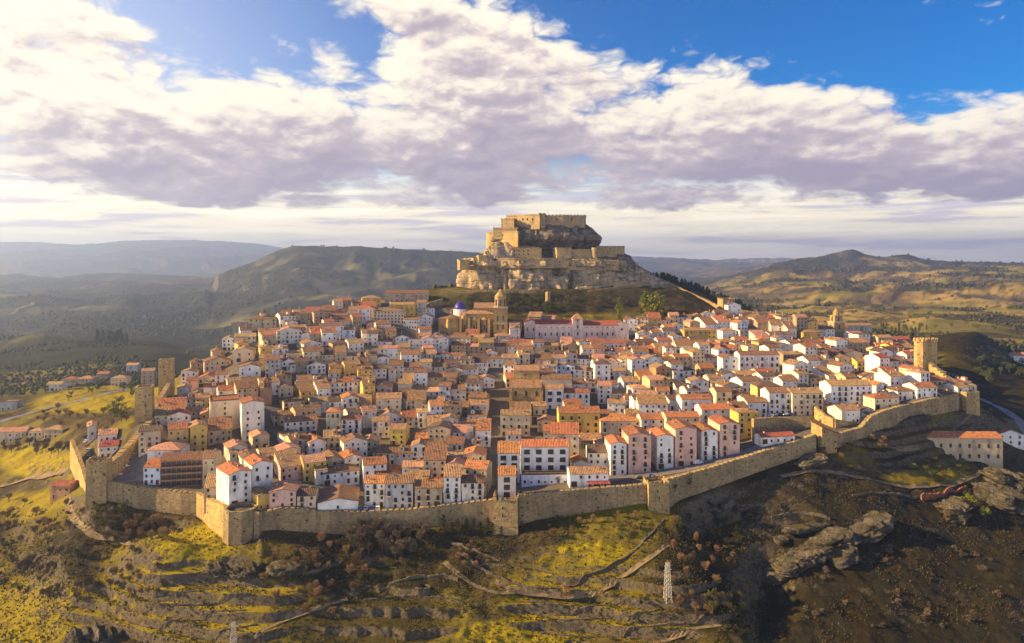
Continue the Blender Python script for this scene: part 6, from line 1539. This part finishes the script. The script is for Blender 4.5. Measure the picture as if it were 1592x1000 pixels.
for i, (lab, pix, h) in enumerate((
    ('curving rocky terrace wall along the lower edge of the lit field', [(715, 862), (755, 890), (800, 908), (850, 916), (900, 906), (945, 884), (985, 858), (1015, 828), (1032, 808)], 2.0),
    ('pale stone wall across the middle of the lit field', [(752, 876), (790, 880), (825, 884), (864, 892)], .8),
    ('low stone wall climbing left of the lit field', [(702, 846), (725, 854), (750, 862), (778, 872)], 1.2),
    ('broken stone wall behind the ruined hut', [(588, 912), (620, 905), (655, 897), (690, 896), (712, 902)], 1.3),
    ('stone wall beside the track left of the ruined hut', [(470, 895), (495, 888), (515, 881), (530, 874)], 1.4),
    ('long lower terrace wall below the ruined hut', [(565, 935), (620, 928), (670, 930), (720, 940)], 1.0),
    ('uppermost terrace wall on the sunny left spur', [(225, 905), (260, 897), (300, 893), (345, 888), (372, 880)], 1.2),
    ('second terrace wall on the sunny left spur', [(240, 925), (290, 920), (330, 915), (368, 908)], 1.1),
    ('third terrace wall on the sunny left spur', [(180, 950), (230, 948), (290, 942), (345, 934), (390, 925)], 1.1),
    ('fourth terrace wall on the sunny left spur', [(205, 970), (260, 968), (320, 960), (380, 950)], 1.0),
    ('lowest terrace wall on the sunny left spur', [(290, 990), (340, 985), (400, 972)], 1.0),
    ('upper curved terrace wall under the pylon', [(820, 936), (860, 942), (910, 944), (960, 940), (995, 935)], .9),
    ('middle curved terrace wall under the pylon', [(835, 956), (880, 964), (940, 962), (990, 955), (1030, 946)], .9),
    ('lowest curved terrace wall under the pylon', [(840, 985), (900, 990), (970, 985), (1040, 972), (1095, 958)], 1.0),
    ('stone terrace wall below the right stretch of town wall', [(1330, 672), (1370, 668), (1420, 662), (1470, 655)], 1.1),
    ('grey terrace wall on the shaded right slope', [(1200, 806), (1240, 800), (1290, 808)], 1.5),
    ('long grey terrace wall left of the red brick wall', [(1325, 772), (1370, 768), (1410, 772), (1430, 774)], 1.6))):
    stone_row(lab, pix, h * .62, .7, seed=i, ymax=430)
stone_row('red brick retaining wall below the sunny lawn on the right', [(1432, 777), (1465, 772), (1490, 764), (1502, 757)], 2.6, .6, 'r_rust', 'brick_wall', 40, group=None)

def rock(label, px, py, wpx, hpx, dep, m='boulder', seed=0, rot=0.0, name='rock_outcrop', tilt=0.0, Y=None):
    """a weathered block of limestone: a rounded slab cut by ledges and cracks"""
    x, y, z = at(px, py + hpx * .42); sc = y / F; w, h = wpx * sc / 2, hpx * sc / 2
    import bmesh
    bm = bmesh.new(); bmesh.ops.create_icosphere(bm, subdivisions=6, radius=1.0)
    co = np.array([v.co[:] for v in bm.verts])
    s = np.sign(co) * np.abs(co) ** .62; s[:, 0] *= w; s[:, 1] *= dep / 2; s[:, 2] *= h
    a = s[:, 0] * .8 + s[:, 1] * .6; b = s[:, 2] + seed
    q_ = np.floor(a / 3.1 + fbm(b / 3, a / 9, 2, seed) * 2); l_ = np.floor(b / 1.1 + fbm(a / 6, b / 9, 2, seed + 1) * 1.5)
    d = (hash2(q_, l_, seed) - .5) * 2.6 + (fbm(a / 5 + seed, b / 3, 5, seed) - .5) * 4.0 + (fbm(a / 9, b / .9, 4, seed + 3) - .5) * 2.0 - np.clip(.47 - fbm(a / 2.6 + 9, b / 6, 3, seed + 7), 0, .2) * 11 + (fbm(a / .9, b / .7, 3, seed + 11) - .5) * .9
    nrm = co / np.linalg.norm(co, axis=1)[:, None]; s = s + nrm * d[:, None] * min(1.0, h / 4)
    if tilt: c_, s_ = math.cos(tilt), math.sin(tilt); s = np.stack([s[:, 0] * c_ - s[:, 2] * s_, s[:, 1], s[:, 0] * s_ + s[:, 2] * c_], 1)
    for v, p in zip(bm.verts, s): v.co = p
    me = bpy.data.meshes.new(name); bm.to_mesh(me); bm.free(); me.materials.append(M[m])
    o = bpy.data.objects.new(name, me); o.location = (x, y, z + h * .35); o.rotation_euler = (0, 0, rot); put(o); tag(o, label, 'rock')
rock('upper right slab of the tilted limestone ledge, ending in a blunt point', 1348, 816, 84, 24, 13, seed=2, rot=R(16), tilt=R(17))
rock('long cracked middle slab of the tilted limestone ledge', 1290, 838, 84, 24, 12, seed=5, rot=R(14), tilt=R(15))
rock('lower slab of the tilted limestone ledge above the dark gully', 1240, 866, 74, 24, 12, seed=8, rot=R(12), tilt=R(15))
rock('broken block below the middle of the tilted limestone ledge', 1312, 862, 46, 20, 9, seed=41, rot=R(20), tilt=R(22))
rock('detached block at the lower left end of the limestone ledge', 1205, 892, 34, 20, 8, seed=44, rot=R(-10), tilt=R(8))
rock('thin rock band above the tilted limestone ledge', 1255, 818, 80, 9, 6, seed=47, rot=R(8), tilt=R(6))
rock('small rock left of the tilted limestone ledge', 1214, 838, 26, 12, 6, seed=50, rot=R(25))
rock('sunlit boulder beside the rusty orange tree', 1482, 788, 44, 26, 16, seed=11, rot=R(-10), tilt=R(12))
rock('large grey boulder with folds at the right edge', 1556, 768, 58, 26, 22, seed=14, rot=R(10), tilt=R(-14))
rock('grey rock bank above the right boulders', 1562, 738, 60, 26, 14, seed=17, rot=R(-12), tilt=R(-18))
rock('pale rock under the red roofed wall tower', 1262, 714, 52, 16, 9, seed=20, rot=R(16), tilt=R(10))
rock('rocky ledge under the town wall right of the red roofed tower', 1415, 652, 70, 12, 8, seed=23, rot=R(12), tilt=R(9))
rock('grey rocks below the grassy corner of the octagonal tower', 365, 880, 90, 20, 9, seed=26, rot=R(-8))
rock('small rock on the path left of the ravine', 1130, 782, 22, 12, 5, seed=29, rot=R(30), tilt=R(25))
rock('dark rock bank under the lower left field', 150, 985, 90, 26, 12, seed=32)
rock('rocky bank in the shaded middle ground', 445, 880, 60, 16, 8, seed=35)

# ruined hut, pylons, cars
def hut():
    x, y, z = at(652, 922); root = empty('ruined_hut', (x, y, z), R(-12)); tag(root, 'small ruined stone hut with blue door by the terrace path', 'hut')
    mb = MB(); n = 9
    for i in range(n):
        a = R(200) + R(200) * i / (n - 1) + R(60); mb.box(-.8, .8, -.3, .3, -1.5, 2.3 - .12 * i, 0, Matrix.Translation((3.6 * math.cos(a), 2.6 * math.sin(a) + 2, 0)) @ Matrix.Rotation(a + R(90), 4, 'Z'))
    mb.build('wall', M['drystone'], root)
    mb = MB(); mb.box(-.9, .6, -.15, .05, 0, 1.7); M['bluepaint'] = mat('blue_painted_metal', (.10, .18, .42), (.07, .13, .32), 1.0); mb.build('door', M['bluepaint'], root, (-.6, .3, 0))
hut()
def pylon(label, px, ptop, pbase, seed):
    x, y, z = at(px, pbase); h = (pbase - ptop) / F * y
    root = empty('lattice_pylon', (x, y, z), R(20)); tag(root, label, 'pylon', 'lattice pylons')
    M.setdefault('galv', mat('galvanised_steel', (.62, .60, .56), (.50, .48, .45), 1.0, rough=.6))
    mb = MB(); lv = 9
    wd = lambda f: 1.25 * (1 - f) + .55 * f
    P4 = [[(sx * wd(i / lv), sy * wd(i / lv), h * i / lv) for sx, sy in ((-1, -1), (1, -1), (1, 1), (-1, 1))] for i in range(lv + 1)]
    for i in range(lv):
        for k in range(4):
            mb.tube(P4[i][k], P4[i + 1][k], .065, .065, 4); mb.tube(P4[i][k], P4[i + 1][(k + 1) % 4], .035, .035, 4); mb.tube(P4[i][(k + 1) % 4], P4[i + 1][k], .035, .035, 4); mb.tube(P4[i + 1][k], P4[i + 1][(k + 1) % 4], .035, .035, 4)
    mb.build('mast', M['galv'], root)
    for f, w_ in ((.82, 1.9), (.93, 1.5)):
        mb = MB(); mb.tube((-w_, 0, h * f), (w_, 0, h * f), .08, .08, 4); mb.tube((-w_, 0, h * f), (0, 0, h * f + .8), .05, .05, 4); mb.tube((w_, 0, h * f), (0, 0, h * f + .8), .05, .05, 4); mb.build('crossarm', M['galv'], root)
pylon('pale steel lattice pylon standing on the knoll', 1038, 875, 936, 1)
pylon('pale steel lattice pylon on the lower left terraces', 363, 968, 1004, 2)

CARP = {'white': (.75, .75, .74), 'silver': (.42, .43, .45), 'black': (.02, .02, .022), 'red': (.42, .03, .02), 'blue': (.04, .10, .35), 'grey': (.14, .145, .15)}
for k, v in CARP.items(): M['car_' + k] = mat(k + '_car_paint', v, rough=.3, spec=.6)
M['rubber'] = mat('black_rubber', (.018, .018, .018), rough=.8)
def car_parts(kind):
    van = kind == 'van'
    L, W, H1, H2 = (4.9, 1.9, 1.0, 2.1) if van else (4.2, 1.74, .86, 1.44)
    b = MB()
    pr = [(-L / 2, .35), (-L / 2, H1 - .12), (-L / 2 + .12, H1)] + ([(-L / 2 + .9, H1 + .06), (-L / 2 + 1.5, H2), (L / 2 - .1, H2), (L / 2, H2 - .2)] if van else [(-L / 2 + 1.05, H1 + .06), (-L / 2 + 1.75, H2), (L / 2 - 1.15, H2), (L / 2 - .35, H1 + .06), (L / 2 - .06, H1)]) + [(L / 2, .35)]
    n = len(pr); tin = lambda z: W / 2 - (.16 if z > H1 + .2 else 0.0)
    b.add([(x, -tin(z), z) for x, z in pr] + [(x, tin(z), z) for x, z in pr], [tuple(range(n)), tuple(range(2 * n - 1, n - 1, -1))] + [(i, n + i, n + (i + 1) % n, (i + 1) % n) for i in range(n)])
    g = MB(); z0, z1 = H1 + .08, H2 - .12; x0, x1 = -L / 2 + 1.45, (-L / 2 + 2.6 if van else L / 2 - .95)
    for s in (-1, 1): g.add([(x0 - .25, s * (W / 2 - .04), z0), (x1 + .3 * (not van), s * (W / 2 - .04), z0), (x1, s * (W / 2 - .14), z1), (x0 + .3, s * (W / 2 - .14), z1)], [(0, 1, 2, 3)])
    g.add([(-L / 2 + 1.02, -.7, H1 + .1), (-L / 2 + 1.02, .7, H1 + .1), (-L / 2 + 1.62, .64, H2 - .1), (-L / 2 + 1.62, -.64, H2 - .1)], [(0, 1, 2, 3)])
    w = MB(); w.prism(ngon(12, .33), -.11, .11)
    return b, g.mesh('window', M['glass']), w.mesh('wheel', M['rubber']), L, W
_car = {}
def car(px, py, rz, colour, label, kind='car', group=None, ymin=225, ymax=1e9):
    if kind not in _car: b, g, w, L, W = car_parts(kind); _car[kind] = (b, g, w, L, W, {})
    b, g, w, L, W, bodies = _car[kind]
    if colour not in bodies: bodies[colour] = b.mesh('body', M['car_' + colour])
    x, y, z = at(px, py, 0, ymin, ymax); root = empty('parked_' + kind, (x, y, z + .12), rz); tag(root, label, kind, group)
    put(bpy.data.objects.new('body', bodies[colour]), root); put(bpy.data.objects.new('window', g), root)
    for sx in (-1, 1):
        for sy in (-1, 1):
            o = bpy.data.objects.new('wheel', w); o.location = (sx * L * .31, sy * (W / 2 - .06), .33); o.rotation_euler = (R(90), 0, 0); put(o, root)
rng = random.Random(8); ORD2 = ['lowest', 'second', 'third', 'fourth', 'fifth', 'sixth', 'seventh', 'eighth', 'ninth', 'tenth', 'eleventh', 'topmost']
cols = ['white', 'red', 'silver', 'white', 'grey', 'black', 'silver', 'white', 'blue', 'grey', 'white', 'silver']
for i in range(12):
    f = i / 11; car(189 + 20 * f + (2 if i % 2 else 0), 741 - 52 * f, R(200), cols[i], f'{ORD2[i]} in the slanting row of cars inside the left wall, {cols[i]} paint', 'car', 'cars parked inside the left wall', ymax=392)
for i in range(4): car(226 + 3 * i, 706 - 9 * i, R(75), ['white', 'silver', 'black', 'white'][i], f'{["lowest", "second", "third", "topmost"][i]} car parked across the street from the slanting row, {["white", "silver", "black", "white"][i]} paint', 'car', 'cars across the street', ymax=400)
for i in range(6): car(141 - 2.0 * i, 716 - 7 * i, R(100), ['white', 'grey', 'white', 'red', 'silver', 'black'][i], f'{["lowest", "second", "third", "fourth", "fifth", "topmost"][i]} car on the terrace road outside the left wall, {["white", "grey", "white", "red", "silver", "black"][i]} paint', 'car', 'cars on the terrace road', ymin=346, ymax=420)
car(1086, 722, R(200), 'white', 'white van parked at the foot of the pink slab blocks', 'van', None, ymax=372)
car(1012, 742, R(190), 'blue', 'blue car parked beside the apartment street wall tower', 'car', None, ymax=350)
car(995, 744, R(190), 'grey', 'grey car on the apartment street below the lowest pink block', 'car', None, ymax=350)
for i in range(7): car(1190 + 8 * i, 648 - .5 * i, R(15), ['blue', 'white', 'silver', 'black', 'white', 'blue', 'grey'][i], f'{["first", "second", "third", "fourth", "fifth", "sixth", "last"][i]} from the left of cars above the right retaining wall, {["blue", "white", "silver", "black", "white", "blue", "grey"][i]} paint', 'car', 'cars above the right retaining wall', ymin=378, ymax=410)
for i in range(4): car(560 + 9 * i, 793, R(95), ['blue', 'silver', 'blue', 'white'][i], f'{["first", "second", "third", "last"][i]} car from the left beside the white garage, {["blue", "silver", "blue", "white"][i]} paint', 'car', 'cars by the white garage', ymin=318, ymax=330)
for i in range(7): car(1464 + 6 * i, 578 + 2.5 * i, R(60), ['white', 'silver', 'grey', 'blue', 'white', 'black', 'silver'][i], f'{["first", "second", "third", "fourth", "fifth", "sixth", "last"][i]} car from the gate towers along the outer road, {["white", "silver", "grey", "blue", "white", "black", "silver"][i]} paint', 'car', 'cars outside the gate towers', ymin=470, ymax=580)
car(780, 690, R(95), 'white', 'white car parked in the shaded alley', 'car', None, ymin=330, ymax=420)
# wind turbines on the far ridge
M['turbine'] = mat('white_turbine_paint', (.8, .8, .8), rough=.5)
tw_ = MB(); tw_.tube((0, 0, 0), (0, 0, 60), 2.0, 1.2, 8); tower_me = tw_.mesh('mast', M['turbine']); bl = MB()
for i in range(3):
    a = i * 2.094 + .3; d = Vector((math.sin(a), 0, math.cos(a))); s_ = Vector((math.cos(a), 0, -math.sin(a))); c = Vector((0, -2.5, 60))
    q = [c - s_ * .8, c + s_ * .8, c + d * 28 + s_ * .25, c + d * 28 - s_ * .25]; bl.add([tuple(v) for v in q] + [tuple(v + Vector((0, .5, 0))) for v in q], [(0, 1, 2, 3), (7, 6, 5, 4), (0, 4, 5, 1), (1, 5, 6, 2), (2, 6, 7, 3), (3, 7, 4, 0)])
rotor_me = bl.mesh('rotor', M['turbine'])
for i in range(9):
    px = 1130 + 19 * i; Y = 9300; X = (px - CX) / F * Y; root = empty('wind_turbine', (X, Y, gz1(X, Y) - 4), R(30)); tag(root, 'tiny white wind turbine in the row on the far blue ridge', 'wind turbine', 'wind turbines on the far ridge')
    put(bpy.data.objects.new('mast', tower_me), root); put(bpy.data.objects.new('rotor', rotor_me), root)
build_haze()
